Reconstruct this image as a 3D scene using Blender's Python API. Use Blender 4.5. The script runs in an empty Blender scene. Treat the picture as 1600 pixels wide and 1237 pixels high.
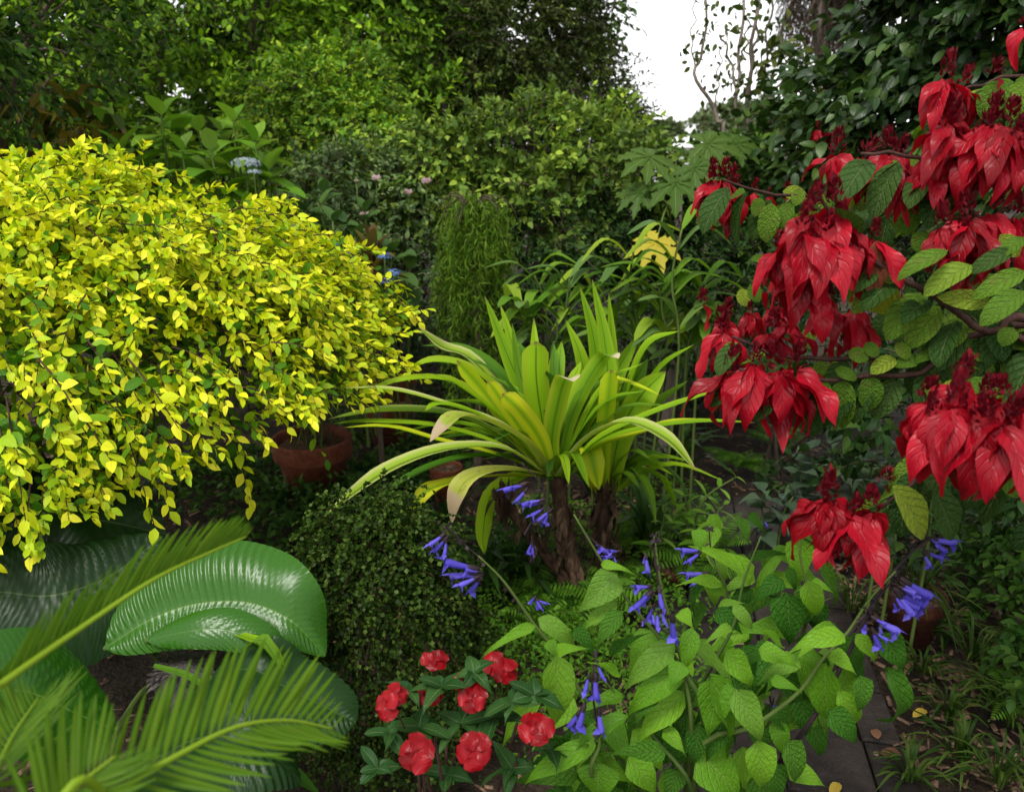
import bpy, math, random
import numpy as np
from mathutils import Matrix, Vector

rng = np.random.default_rng(11)
random.seed(11)
SC = bpy.context.scene
COL = SC.collection

# ------------------------------------------------------------------ camera, sky, sun, exposure
H = 1.6
TH = math.radians(17.4)
FPX = 1256.0                      # focal length in pixels of the 1600 px wide photograph
CT, ST = math.cos(TH), math.sin(TH)
cam_d = bpy.data.cameras.new('camera')
cam = bpy.data.objects.new('camera', cam_d)
COL.objects.link(cam)
cam.location = (0, 0, H)
cam.rotation_euler = (math.radians(90) - TH, 0, 0)
cam_d.sensor_fit = 'HORIZONTAL'
cam_d.sensor_width = 36
cam_d.lens = FPX / 1600 * 36
cam_d.clip_start = 0.03
cam_d.clip_end = 2000
cam_d.dof.use_dof = True
cam_d.dof.focus_distance = 1.85
cam_d.dof.aperture_fstop = 4.6
SC.camera = cam

SUN_EL, SUN_AZ = math.radians(62), math.radians(215)   # azimuth measured clockwise from +Y
world = bpy.data.worlds.new('World')
SC.world = world
world.use_nodes = True
wn = world.node_tree
wn.nodes.clear()
w_out = wn.nodes.new('ShaderNodeOutputWorld')
w_bg = wn.nodes.new('ShaderNodeBackground')
w_sky = wn.nodes.new('ShaderNodeTexSky')
w_hsv = wn.nodes.new('ShaderNodeHueSaturation')
w_sky.sky_type = 'NISHITA'
w_sky.sun_disc = False
w_sky.sun_elevation = SUN_EL
w_sky.sun_rotation = SUN_AZ
w_sky.air_density = 1.0
w_sky.dust_density = 0.6
w_sky.ozone_density = 1.0
w_hsv.inputs['Saturation'].default_value = 0.05      # thick white overcast
w_bg.inputs['Strength'].default_value = 0.15
wn.links.new(w_sky.outputs[0], w_hsv.inputs['Color'])
wn.links.new(w_hsv.outputs[0], w_bg.inputs['Color'])
wn.links.new(w_bg.outputs[0], w_out.inputs['Surface'])

sun_d = bpy.data.lights.new('sun', 'SUN')
sun = bpy.data.objects.new('sun', sun_d)
COL.objects.link(sun)
sun_d.energy = 1.5
sun_d.angle = math.radians(20)
sun_d.color = (1.0, 0.96, 0.9)
sv = Vector((math.sin(SUN_AZ) * math.cos(SUN_EL), math.cos(SUN_AZ) * math.cos(SUN_EL), math.sin(SUN_EL)))
sun.rotation_euler = sv.to_track_quat('Z', 'Y').to_euler()
sun.location = (0, 0, 12)

SC.view_settings.view_transform = 'Standard'
SC.view_settings.look = 'None'
SC.view_settings.gamma = 1.0
SC.view_settings.exposure = 1.05
SC.view_settings.use_curve_mapping = False
SC.render.engine = 'CYCLES'
SC.cycles.max_bounces = 7
SC.cycles.diffuse_bounces = 2
SC.cycles.glossy_bounces = 2
SC.cycles.transmission_bounces = 5
SC.cycles.use_denoising = True

CAMP = np.array([0, 0, H])
UP = np.array([0, 0, 1.0])


def ray(px, py):
    x, y = (px - 800) / FPX, -(py - 618.5) / FPX
    return np.array([x, CT + y * ST, -ST + y * CT])


def pt(px, py, Y):
    """the place at ground distance Y in front of the camera that is seen at that spot"""
    d = ray(px, py)
    return CAMP + d * (Y / d[1])


def gnd(px, py, z=0.0):
    d = ray(px, py)
    return CAMP + d * ((z - H) / d[2])


def proj(P):
    P = np.atleast_2d(P) - CAMP
    dep = P[:, 1] * CT - P[:, 2] * ST
    dep = np.where(np.abs(dep) < 1e-4, 1e-4, dep)
    u = P[:, 1] * ST + P[:, 2] * CT
    return 800 + FPX * P[:, 0] / dep, 618.5 - FPX * u / dep, dep


def mpp(P):
    """metres per photograph pixel at P"""
    return float(proj(P)[2][0]) / FPX


def nz(v):
    v = np.asarray(v, float)
    return v / np.maximum(np.linalg.norm(v, axis=-1, keepdims=True), 1e-9)


# ------------------------------------------------------------------ objects
WORLD = {}


def thing(name, label, cat, loc=(0, 0, 0), group=None, kind=None):
    o = bpy.data.objects.new(name, None)
    o.empty_display_size = 0.1
    COL.objects.link(o)
    o.location = Vector(loc)
    tag(o, label, cat, group, kind)
    WORLD[o.name] = Matrix.Translation(Vector(loc))
    return o


def tag(o, label=None, cat=None, group=None, kind=None):
    if label: o['label'] = label
    if cat: o['category'] = cat
    if group: o['group'] = group
    if kind: o['kind'] = kind
    return o


def link(name, me, parent=None, M=None, kind=None):
    o = bpy.data.objects.new(name, me)
    COL.objects.link(o)
    if M is not None:
        o.matrix_basis = M
    if parent is not None:
        o.parent = parent
        o.matrix_parent_inverse = WORLD.get(parent.name, Matrix.Identity(4)).inverted()
    if kind: o['kind'] = kind
    return o


def mesh(name, V, Fq, mat=None, uv=None, rnd=None, smooth=True, midx=None, mats=None):
    """V (n,3); Fq (m,k) index array or list of such arrays with different k"""
    if not isinstance(Fq, list): Fq = [Fq]
    Fq = [np.asarray(f, np.int32) for f in Fq if len(f)]
    me = bpy.data.meshes.new(name)
    me.vertices.add(len(V))
    me.vertices.foreach_set('co', np.asarray(V, np.float32).ravel())
    loops = np.concatenate([f.ravel() for f in Fq])
    sizes = np.concatenate([np.full(len(f), f.shape[1], np.int32) for f in Fq])
    starts = np.concatenate([[0], np.cumsum(sizes)[:-1]]).astype(np.int32)
    me.loops.add(len(loops))
    me.loops.foreach_set('vertex_index', loops)
    me.polygons.add(len(sizes))
    me.polygons.foreach_set('loop_start', starts)
    me.polygons.foreach_set('use_smooth', np.full(len(sizes), smooth))
    if midx is not None:
        me.polygons.foreach_set('material_index', np.asarray(midx, np.int32))
    me.update(calc_edges=True)
    if uv is not None:
        l = me.uv_layers.new(name='UVMap')
        l.data.foreach_set('uv', np.asarray(uv, np.float32)[loops].ravel())
    if rnd is not None:
        a = me.attributes.new('rnd', 'FLOAT', 'FACE')
        a.data.foreach_set('value', np.asarray(rnd, np.float32))
    for m in (mats or ([mat] if mat else [])):
        me.materials.append(m)
    return me


# ------------------------------------------------------------------ leaf shapes
class Tpl:
    def __init__(s, v, f, uv):
        s.v, s.f, s.uv, s.cache = np.asarray(v, float), np.asarray(f, np.int32), np.asarray(uv, float), {}

    def me(s, name, mat):
        k = mat.name
        if k not in s.cache:
            s.cache[k] = mesh(name, s.v, s.f, mat, s.uv)
        return s.cache[k]


def grid_faces(nl, nc):
    i = np.arange(nl)[:, None] * nc + np.arange(nc - 1)[None]
    i = i.ravel()
    return np.stack([i, i + 1, i + nc + 1, i + nc], 1)


def leaf_tpl(a=.55, b=1.0, nl=4, nw=1, wid=.5, fold=.25, droop=.15, wave=0., seed=0, skew=0., tip=0.):
    """unit leaf along +Y, width `wid`, normal +Z; width profile t^a (1-t)^b"""
    r = np.random.default_rng(seed)
    ts = np.linspace(0, 1, nl + 1)
    us = np.linspace(-1, 1, 2 * nw + 1)
    pk = a / (a + b)
    pm = pk ** a * (1 - pk) ** b
    ph = r.uniform(0, 6.28, 2)
    v, uv = [], []
    for t in ts:
        w = wid / 2 * max((max(t, 1e-4) ** a) * (max(1 - t, 0) ** b) / pm, .025)
        for u in us:
            z = fold * abs(u) * w - droop * t * t + wave * math.sin(t * 9 + ph[0] + (2 if u > 0 else 0)) * abs(u) * wid * .5
            z -= .25 * fold * w * u * u
            v.append((u * w + skew * t * t, t - .35 * droop * t ** 3, z - tip * max(0, t - .7) ** 2 * 8))
            uv.append((u * .5 + .5, t))
    return Tpl(v, grid_faces(nl, 2 * nw + 1), uv)


def frames(P, D, N, L, W=None):
    """(n,4,4): leaf base P, direction D, normal hint N, length L, width scale W (default L)"""
    P, D, N = np.atleast_2d(P), nz(np.atleast_2d(D)), np.atleast_2d(N)
    z = nz(N - (N * D).sum(1, keepdims=True) * D)
    x = np.cross(D, z)
    L = np.broadcast_to(np.asarray(L, float), (len(P),))
    W = L if W is None else np.broadcast_to(np.asarray(W, float), (len(P),))
    M = np.zeros((len(P), 4, 4))
    M[:, :3, 0] = x * W[:, None]
    M[:, :3, 1] = D * L[:, None]
    M[:, :3, 2] = z * L[:, None]
    M[:, :3, 3] = P
    M[:, 3, 3] = 1
    return M


def merged(name, tpls, idx, M, mat):
    V, Fa, U, R = [], [], [], []
    n0 = 0
    for k, t in enumerate(tpls):
        m = M[idx == k]
        if not len(m): continue
        v = np.einsum('nij,kj->nki', m[:, :3, :3], t.v) + m[:, None, :3, 3]
        nv = len(t.v)
        V.append(v.reshape(-1, 3))
        Fa.append((t.f[None] + (np.arange(len(m)) * nv)[:, None, None] + n0).reshape(-1, t.f.shape[1]))
        U.append(np.tile(t.uv, (len(m), 1)))
        R.append(np.repeat(rng.random(len(m)), len(t.f)))
        n0 += nv * len(m)
    return mesh(name, np.concatenate(V), np.concatenate(Fa), mat, np.concatenate(U), np.concatenate(R))


def pick_visible(M, n):
    """the n leaves that show largest: in the frame, nearest in their own little patch of the picture"""
    C = M[:, :3, 3] + M[:, :3, 1] * .5
    x, y, d = proj(C)
    tocam = nz(CAMP - C)
    area = np.linalg.norm(M[:, :3, 0], axis=1) * np.linalg.norm(M[:, :3, 1], axis=1) / d ** 2
    area = area * (.25 + np.abs((nz(M[:, :3, 2]) * tocam).sum(1)))
    inn = (x > 0) & (x < 1600) & (y > 0) & (y < 1237) & (d > .1)
    side = max(6.0, .8 * math.sqrt(max(np.median(area), 1e-12)) * FPX)
    key = (x // side).astype(int) * 100000 + (y // side).astype(int)
    order = np.lexsort((d, key))
    first = np.zeros(len(M), bool)
    ks = key[order]
    first[order[np.concatenate([[True], ks[1:] != ks[:-1]])]] = True
    score = area * inn * (1 + 3 * first)
    o = np.argsort(-score)[:n]
    return o[score[o] > 0]


def foliage(root, tpls, M, mat, n_parts=300, part='leaf', rest='foliage'):
    if not isinstance(tpls, list): tpls = [tpls]
    idx = rng.integers(0, len(tpls), len(M))
    sel = pick_visible(M, n_parts) if n_parts else np.array([], int)
    keep = np.ones(len(M), bool)
    keep[sel] = False
    for i in sel:
        link(part, tpls[idx[i]].me(part, mat), root, Matrix(M[i].tolist()))
    if keep.any():
        many = keep.sum() > 12
        link(rest if many else part, merged(rest, tpls, idx[keep], M[keep], mat), root, kind='stuff' if many else None)


# ------------------------------------------------------------------ curves and tubes
def catmull(pts, n):
    p = np.asarray(pts, float)
    if len(p) == 2:
        t = np.linspace(0, 1, n)[:, None]
        return p[0] * (1 - t) + p[1] * t
    q = np.vstack([2 * p[0] - p[1], p, 2 * p[-1] - p[-2]])
    s = np.linspace(0, len(p) - 1 - 1e-6, n)
    i = s.astype(int)
    t = (s - i)[:, None]
    a, b, c, d = q[i], q[i + 1], q[i + 2], q[i + 3]
    return .5 * (2 * b + (c - a) * t + (2 * a - 5 * b + 4 * c - d) * t ** 2 + (3 * b - a - 3 * c + d) * t ** 3)


def tubes(polys, n=6):
    """[(points, radii)] -> V, F, uv"""
    V, Fa, U = [], [], []
    n0 = 0
    ang = np.linspace(0, 2 * math.pi, n, endpoint=False)
    for pts, rad in polys:
        pts = np.asarray(pts, float)
        k = len(pts)
        rad = np.broadcast_to(np.asarray(rad, float), (k,)) if np.ndim(rad) == 0 or len(np.atleast_1d(rad)) == k else np.interp(np.linspace(0, 1, k), np.linspace(0, 1, len(rad)), rad)
        T = nz(np.gradient(pts, axis=0))
        ref = np.array([0.31, 0.95, 0.05]) if abs(T[:, 2]).mean() > .6 else UP
        A = nz(np.cross(T, ref))
        B = np.cross(T, A)
        ring = pts[:, None] + rad[:, None, None] * (np.cos(ang)[None, :, None] * A[:, None] + np.sin(ang)[None, :, None] * B[:, None])
        V.append(ring.reshape(-1, 3))
        i = np.arange(k - 1)[:, None] * n
        j = np.arange(n)[None]
        f = np.stack([i + j, i + (j + 1) % n, i + n + (j + 1) % n, i + n + j], -1).reshape(-1, 4) + n0
        Fa.append(f)
        Fa.append((np.stack([n0 + (k - 1) * n + np.zeros(n - 2, int), n0 + (k - 1) * n + np.arange(1, n - 1), n0 + (k - 1) * n + np.arange(2, n), n0 + (k - 1) * n + np.arange(2, n)], -1))[:, :3])
        U.append(np.stack([np.tile(np.arange(n) / n, k), np.repeat(np.linspace(0, 1, k), n)], 1))
        n0 += k * n
    q = np.concatenate([f for f in Fa if f.shape[1] == 4])
    t = [f for f in Fa if f.shape[1] == 3 and len(f)]
    return np.concatenate(V), [q] + ([np.concatenate(t)] if t else []), np.concatenate(U)


def tube_part(name, polys, mat, parent=None, n=6):
    V, Fa, U = tubes(polys, n)
    return link(name, mesh(name, V, Fa, mat, U), parent)


def lathe(prof, n=32):
    prof = np.asarray(prof, float)
    ang = np.linspace(0, 2 * math.pi, n, endpoint=False)
    V = np.stack([prof[:, None, 0] * np.cos(ang), prof[:, None, 0] * np.sin(ang), np.broadcast_to(prof[:, None, 1], (len(prof), n))], -1).reshape(-1, 3)
    i = np.arange(len(prof) - 1)[:, None] * n
    j = np.arange(n)[None]
    return V, np.stack([i + j, i + (j + 1) % n, i + n + (j + 1) % n, i + n + j], -1).reshape(-1, 4)


def ribbon(pts, wid, side=None, fold=.3, nw=1, n=14, prof=None, twist=0., flip=None):
    """strap leaf along a curve: returns a Tpl in world coordinates.  wid in metres (max), prof(t)->0..1"""
    c = catmull(pts, n)
    T = nz(np.gradient(c, axis=0))
    if side is None:
        h = (c[-1] - c[0]) * np.array([1, 1, .0])
        side = np.cross(h, UP) if np.linalg.norm(h) > .02 else np.array([1., 0, 0])
    S = nz(np.asarray(side, float) - (T * np.asarray(side, float)).sum(1, keepdims=True) * T)
    Nn = np.cross(S, T)
    if twist:
        a = np.linspace(0, twist, n)[:, None]
        S, Nn = S * np.cos(a) + Nn * np.sin(a), Nn * np.cos(a) - S * np.sin(a)
    Nn = np.where(Nn[:, 2:3].mean() < 0, -Nn, Nn)
    t = np.linspace(0, 1, n)
    w = wid / 2 * (prof(t) if prof else np.clip(np.minimum(.55 + t * 1.2, 1) * np.minimum((1 - t) * 3.2, 1) ** .8, .04, 1))
    us = np.linspace(-1, 1, 2 * nw + 1)
    V = c[:, None] + S[:, None] * (us[None, :, None] * w[:, None, None]) + Nn[:, None] * (fold * np.abs(us)[None, :, None] * w[:, None, None])
    uv = np.stack(np.broadcast_arrays(us[None] * .5 + .5, t[:, None]), -1)
    return Tpl(V.reshape(-1, 3), grid_faces(n - 1, 2 * nw + 1), uv.reshape(-1, 2))


def join_tpls(name, ts, mat):
    V, Fa, U, R = [], [], [], []
    n0 = 0
    for t in ts:
        V.append(t.v); Fa.append(t.f + n0); U.append(t.uv)
        R.append(np.full(len(t.f), rng.random()))
        n0 += len(t.v)
    return mesh(name, np.concatenate(V), np.concatenate(Fa), mat, np.concatenate(U), np.concatenate(R))


# ------------------------------------------------------------------ materials
def nt(name):
    m = bpy.data.materials.new(name)
    m.use_nodes = True
    t = m.node_tree
    for n in list(t.nodes): t.nodes.remove(n)
    out = t.nodes.new('ShaderNodeOutputMaterial')
    return m, t, out


class NB:
    """small node helper"""
    def __init__(s, t): s.t = t
    def n(s, ty, **kw):
        n = s.t.nodes.new(ty)
        for k, v in kw.items(): setattr(n, k, v)
        return n
    def set(s, n, key, val):
        if hasattr(val, 'is_linked'): s.t.links.new(val, n.inputs[key])
        else: n.inputs[key].default_value = val
    def math(s, op, a, b=None, c=None, clamp=False):
        n = s.n('ShaderNodeMath', operation=op, use_clamp=clamp)
        for i, v in enumerate((a, b, c)):
            if v is not None: s.set(n, i, v)
        return n.outputs[0]
    def mix(s, f, a, b, mode='MIX'):
        n = s.n('ShaderNodeMix', data_type='RGBA', blend_type=mode)
        s.set(n, 0, f)
        for k, v in ((6, a), (7, b)):
            s.set(n, k, v if hasattr(v, 'is_linked') else (*v[:3], 1))
        return n.outputs[2]
    def ramp(s, f, stops, interp='LINEAR'):
        n = s.n('ShaderNodeValToRGB')
        n.color_ramp.interpolation = interp
        e = n.color_ramp.elements
        while len(e) < len(stops): e.new(.5)
        for i, (p, c) in enumerate(stops):
            e[i].position = p
            e[i].color = (*c[:3], 1)
        s.set(n, 0, f)
        return n.outputs[0]
    def noise(s, vec, scale, detail=3, rough=.5):
        n = s.n('ShaderNodeTexNoise')
        if vec is not None: s.set(n, 'Vector', vec)
        n.inputs['Scale'].default_value = scale
        n.inputs['Detail'].default_value = detail
        n.inputs['Roughness'].default_value = rough
        return n.outputs[0]


def leaf_mat(name, cols, rough=.4, trans=.3, tcol=None, veins=None, midrib=None, mid_w=.05, quilt=0., tipcol=None, tip_at=.93,
             edge=None, stripes=None, vein_col=None, spots=None, spec=.1, back=None, bump=.35, grain=0., patch=0.):
    """cols: 2-4 colours picked per leaf.  veins=(count, slant)"""
    m, t, out = nt(name)
    b = NB(t)
    att = b.n('ShaderNodeAttribute', attribute_name='rnd').outputs['Fac']
    oi = b.n('ShaderNodeObjectInfo').outputs['Random']
    r = b.math('FRACT', b.math('ADD', att, oi))
    k = len(cols)
    col = b.ramp(r, [(i / (k - 1), c) for i, c in enumerate(cols)])
    uv = b.n('ShaderNodeUVMap', uv_map='UVMap').outputs[0]
    sp = b.n('ShaderNodeSeparateXYZ')
    t.links.new(uv, sp.inputs[0])
    u, v = sp.outputs[0], sp.outputs[1]
    au = b.math('MULTIPLY', b.math('ABSOLUTE', b.math('SUBTRACT', u, .5)), 2)
    geo = b.n('ShaderNodeNewGeometry')
    pos = geo.outputs['Position']
    h = None
    if spots or grain:
        nn = b.noise(pos, 60 if not spots else spots[1], 2)
        if spots:
            col = b.mix(b.math('MULTIPLY', b.math('GREATER_THAN', nn, .62), spots[2]), col, spots[0])
        if grain:
            col = b.mix(1.0, col, b.ramp(nn, [(.3, (1 - grain,) * 3), (.7, (1 + grain,) * 3)]), 'MULTIPLY')
    if patch:      # broad noise makes patches of leaves paler and darker
        pn = b.noise(pos, 2.6, 3, .6)
        col = b.mix(1.0, col, b.ramp(pn, [(.36, (1 - patch,) * 3), (.5, (1, 1, 1)), (.66, (1 + 1.2 * patch, 1 + patch, 1.0))]), 'MULTIPLY')
    if stripes:
        f = b.ramp(au, [(0, (.0,) * 3), (.5, (.15,) * 3), (.8, (1.,) * 3)])
        f2 = b.math('MULTIPLY', f, b.math('MULTIPLY_ADD', r, .9, .25, clamp=True))
        col = b.mix(f2, col, stripes)
    if edge:
        col = b.mix(b.math('MULTIPLY', b.math('GREATER_THAN', au, .86), .7), col, edge)
    if veins:
        ph = b.math('SUBTRACT', b.math('MULTIPLY', v, veins[0]), b.math('MULTIPLY', au, veins[1]))
        tri = b.math('ABSOLUTE', b.math('SUBTRACT', b.math('FRACT', ph), .5))      # 0.5 on the vein
        ln = b.math('MULTIPLY', b.math('SUBTRACT', tri, .36), 7, clamp=True)
        h = b.math('SUBTRACT', 1.0, ln)
        if vein_col:
            col = b.mix(b.math('MULTIPLY', ln, .55), col, vein_col)
    if midrib:
        mr = b.math('SUBTRACT', 1.0, b.math('DIVIDE', au, mid_w), clamp=True)
        col = b.mix(mr, col, midrib)
        mh = b.math('MULTIPLY', b.math('SUBTRACT', 1.0, b.math('DIVIDE', au, mid_w * 2), clamp=True), -.8)
        h = b.math('ADD', h, mh) if h is not None else mh
    if quilt:
        vs = b.n('ShaderNodeMapping')
        vs.inputs['Scale'].default_value = (quilt * .55, quilt, 1)
        t.links.new(uv, vs.inputs[0])
        vo = b.n('ShaderNodeTexVoronoi', feature='SMOOTH_F1')
        vo.inputs['Scale'].default_value = 1
        vo.inputs['Smoothness'].default_value = .3
        t.links.new(vs.outputs[0], vo.inputs['Vector'])
        q = b.math('MULTIPLY', vo.outputs['Distance'], -1.3)
        h = b.math('ADD', h, q) if h is not None else q
    if tipcol:
        nn2 = b.noise(pos, 90, 2)
        tf = b.math('ADD', v, b.math('MULTIPLY', b.math('SUBTRACT', nn2, .5), .08))
        tf = b.math('MULTIPLY', b.math('SUBTRACT', tf, tip_at), 18, clamp=True)
        col = b.mix(tf, col, tipcol)
    # fine unevenness of a living leaf
    fine = b.noise(pos, 140, 2)
    hh = b.math('MULTIPLY_ADD', fine, .35, h) if h is not None else b.math('MULTIPLY', fine, .35)
    bm = b.n('ShaderNodeBump')
    bm.inputs['Strength'].default_value = bump
    bm.inputs['Distance'].default_value = .002
    t.links.new(hh, bm.inputs['Height'])
    if back:
        col = b.mix(geo.outputs['Backfacing'], col, back)
    p = b.n('ShaderNodeBsdfPrincipled')
    b.set(p, 'Base Color', col)
    b.set(p, 'Roughness', b.math('MULTIPLY_ADD', fine, .3, rough - .1, clamp=True))
    p.inputs['Specular IOR Level'].default_value = spec
    t.links.new(bm.outputs[0], p.inputs['Normal'])
    tr = b.n('ShaderNodeBsdfTranslucent')
    b.set(tr, 'Color', b.mix(1.0, col, tcol or (1.25, 1.25, .7), 'MULTIPLY'))
    t.links.new(bm.outputs[0], tr.inputs['Normal'])
    mx = b.n('ShaderNodeMixShader')
    mx.inputs[0].default_value = trans
    t.links.new(p.outputs[0], mx.inputs[1])
    t.links.new(tr.outputs[0], mx.inputs[2])
    t.links.new(mx.outputs[0], out.inputs['Surface'])
    return m


def rough_mat(name, cols, scale=20, rough=.8, bump=.6, stretch=(1, 1, 1), spec=.15, dist=.01, fine=None):
    m, t, out = nt(name)
    b = NB(t)
    tc = b.n('ShaderNodeNewGeometry').outputs['Position']
    mp = b.n('ShaderNodeMapping')
    mp.inputs['Scale'].default_value = stretch
    t.links.new(tc, mp.inputs[0])
    n1 = b.noise(mp.outputs[0], scale, 5, .65)
    n2 = b.noise(mp.outputs[0], fine or scale * 6, 4, .6)
    oi = b.n('ShaderNodeObjectInfo').outputs['Random']
    f = b.math('ADD', b.math('MULTIPLY_ADD', n2, .5, b.math('MULTIPLY', n1, .7)), b.math('MULTIPLY_ADD', oi, .16, -.18))
    k = len(cols)
    col = b.ramp(f, [(.3 + .4 * i / (k - 1), c) for i, c in enumerate(cols)])
    bm = b.n('ShaderNodeBump')
    bm.inputs['Strength'].default_value = bump
    bm.inputs['Distance'].default_value = dist
    t.links.new(b.math('MULTIPLY_ADD', n2, .5, n1), bm.inputs['Height'])
    p = b.n('ShaderNodeBsdfPrincipled')
    b.set(p, 'Base Color', col)
    p.inputs['Roughness'].default_value = rough
    p.inputs['Specular IOR Level'].default_value = spec
    t.links.new(bm.outputs[0], p.inputs['Normal'])
    t.links.new(p.outputs[0], out.inputs['Surface'])
    return m


# ------------------------------------------------------------------ growing things
def rand_dirs(n):
    v = rng.normal(size=(n, 3))
    return nz(v)


def perp(D):
    ref = np.where(np.abs(D[:, 2:3]) > .9, np.array([[1., 0, 0]]), np.array([[0, 0, 1.]]))
    A = nz(np.cross(D, ref))
    return A, np.cross(D, A)


def sprigs(O, D, L, K, leaf, grav=.35, spread=.9, shrink=.3, up=.8, jit=.35, wscale=1., opposite=False, start=.12):
    n = len(O)
    D = nz(D)
    A, B = perp(D)
    L = np.broadcast_to(np.asarray(L, float), (n,))
    k = np.arange(K)
    s = start + (1 - start) * (k + 1) / K
    if opposite:
        s = start + (1 - start) * (k // 2 * 2 + 2) / K
        ang = (k % 2) * math.pi + (k // 2 % 2) * math.pi / 2
    else:
        ang = k * 2.4
    ang = ang[None] + rng.uniform(0, 6.28, (n, 1))
    G = np.array([0, 0, -grav])
    P = O[:, None] + L[:, None, None] * (D[:, None] * s[None, :, None] + G * (s ** 2)[None, :, None])
    T = nz(D[:, None] + 2 * G * s[None, :, None])
    side = np.cos(ang)[..., None] * A[:, None] + np.sin(ang)[..., None] * B[:, None]
    d = nz(T * (.35 + .55 * s)[None, :, None] + side * (spread * (1.1 - .6 * s))[None, :, None] + rng.normal(0, jit * .45, P.shape))
    N = UP * up + T * .35 + rng.normal(0, jit, P.shape)
    ll = leaf * (1 - shrink * s)[None] * rng.uniform(.75, 1.2, (n, K))
    M = frames(P.reshape(-1, 3), d.reshape(-1, 3), N.reshape(-1, 3), ll.ravel(), ll.ravel() * wscale)
    tw = []
    ss = np.linspace(0, 1, 4)
    for i in range(n):
        tw.append((O[i] + L[i] * (D[i] * ss[:, None] + G * (ss ** 2)[:, None]), None))
    return M, np.tile(s, n), [t[0] for t in tw]


def lobe(px, py, Y, rpx, rpy, ry=None):
    c = pt(px, py, Y)
    m = mpp(c)
    return c, np.array([rpx * m, (ry if ry else .8 * rpx * m), rpy * m])


def bush_points(lobes, n, shell=(.68, .97), up=.15, low=-.55, face=.75, lump=.12, scat=.5):
    ar = np.array([r[0] * r[2] + r[1] * r[2] for c, r in lobes])
    pick = rng.choice(len(lobes), n, p=ar / ar.sum())
    C = np.array([c for c, r in lobes])[pick]
    R = np.array([r for c, r in lobes])[pick]
    d = rand_dirs(n)
    bad = d[:, 2] < low
    d[bad, 2] *= -1
    away = (d * (CAMP - C) * np.array([1, 1, 0])).sum(1) < 0
    fl = away & (rng.random(n) < face)
    d[fl, :2] *= -1
    ph = pick * 1.7
    lum = 1 + lump * (np.sin(d[:, 0] * 7 + ph) * np.sin(d[:, 2] * 8 + ph * 2) + .6 * np.sin(d[:, 1] * 13 + d[:, 0] * 11 + ph))
    O = C + d * R * (rng.uniform(*shell, n) * lum)[:, None]
    keep = np.ones(n, bool)
    for j, (c, r) in enumerate(lobes):
        keep &= ~((pick != j) & ((((O - c) / r) ** 2).sum(1) < .42))
    keep &= O[:, 2] > .02
    D = nz(d / R * R.mean(1, keepdims=True) + rng.normal(0, scat, (n, 3)) * .8 + UP * up)
    return O[keep], D[keep]


def stems_to(lobes, base, r0, parent, mat, name='branch', spread=.12, trunk=None):
    """a stem from the ground (or a trunk top) to every lobe, forking once"""
    base = np.asarray(base, float)
    start = base if trunk is None else np.asarray(trunk, float)
    for c, r in lobes:
        b = start + rng.normal(0, spread, 3) * np.array([1, 1, 0])
        mid = b * .5 + c * .5 + rng.normal(0, .06, 3) + np.array([0, 0, .05])
        polys = [(catmull([b, mid, c], 9), np.linspace(r0, r0 * .4, 9))]
        for _ in range(4):
            e = c + rand_dirs(1)[0] * r * .75
            polys.append((catmull([c * .75 + mid * .25, (c + e) / 2 + rng.normal(0, .03, 3), e], 6), np.linspace(r0 * .4, r0 * .12, 6)))
        tube_part(name, polys, mat, parent, 6)
    if trunk is not None:
        mid = (base + start) / 2 + rng.normal(0, .04, 3) * np.array([1, 1, 0])
        tube_part('trunk', [(catmull([base, mid, start], 9), np.linspace(r0 * 1.9, r0 * 1.1, 9))], mat, parent, 10)


def bush(name, label, cat, lobes, n, K, seg, leaf, tpls, mat, bark, n_parts=300, base=None, stem=.012, group=None, grav=.35, trunk=None,
         wscale=1., twigs=True, up=.15, leafup=.8, shell=(.68, .97), low=-.55, rest='foliage', opposite=False, part='leaf', lump=.26, spread=.9, scat=.5):
    c0 = np.mean([c for c, r in lobes], axis=0)
    base = np.array([c0[0], c0[1], 0.]) if base is None else np.asarray(base, float)
    root = thing(name, label, cat, base, group)
    stems_to(lobes, base, stem, root, bark, trunk=trunk)
    O, D = bush_points(lobes, n, shell=shell, up=up, low=low, lump=lump, scat=scat)
    M, t, tw = sprigs(O, D, rng.uniform(.7, 1.25, len(O)) * seg, K, leaf, grav=grav, wscale=wscale, up=leafup, opposite=opposite, spread=spread)
    foliage(root, tpls, M, mat, n_parts, part, rest)
    if twigs:
        sel = tw[::2]
        V, Fa, U = tubes([(p, np.linspace(.0035, .0012, 4)) for p in sel], 3)
        link('twigs', mesh('twigs', V, Fa, bark, U), root, kind='stuff')
    return root


# ------------------------------------------------------------------ shared materials and shapes
BARK = rough_mat('bark_brown', [(.03, .022, .015), (.09, .065, .045), (.17, .13, .1)], 14, .85, .9, (1, 1, .25))
BARK_PALE = rough_mat('bark_pale', [(.1, .08, .06), (.22, .18, .145), (.34, .29, .24)], 14, .85, .7, (1, 1, .2))
SOIL = rough_mat('soil', [(.008, .006, .005), (.028, .02, .014), (.06, .042, .028)], 9, .85, 1.0, dist=.03)
CHIP = rough_mat('bark_chip', [(.04, .022, .013), (.12, .07, .042), (.26, .17, .11)], 30, .75, .6)
TERRA_DARK = rough_mat('terracotta_dark', [(.022, .008, .005), (.06, .02, .012), (.11, .04, .024)], 9, .6, .3, dist=.004)  # darker terracotta for the pots by the path and under the red flowers
TERRA = rough_mat('terracotta', [(.05, .015, .008), (.13, .036, .018), (.2, .065, .035)], 9, .7, .25, dist=.004)
PAVER = rough_mat('paver_stone', [(.012, .009, .008), (.028, .022, .019), (.055, .045, .038)], 7, .7, .5, dist=.004, fine=160)
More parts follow.
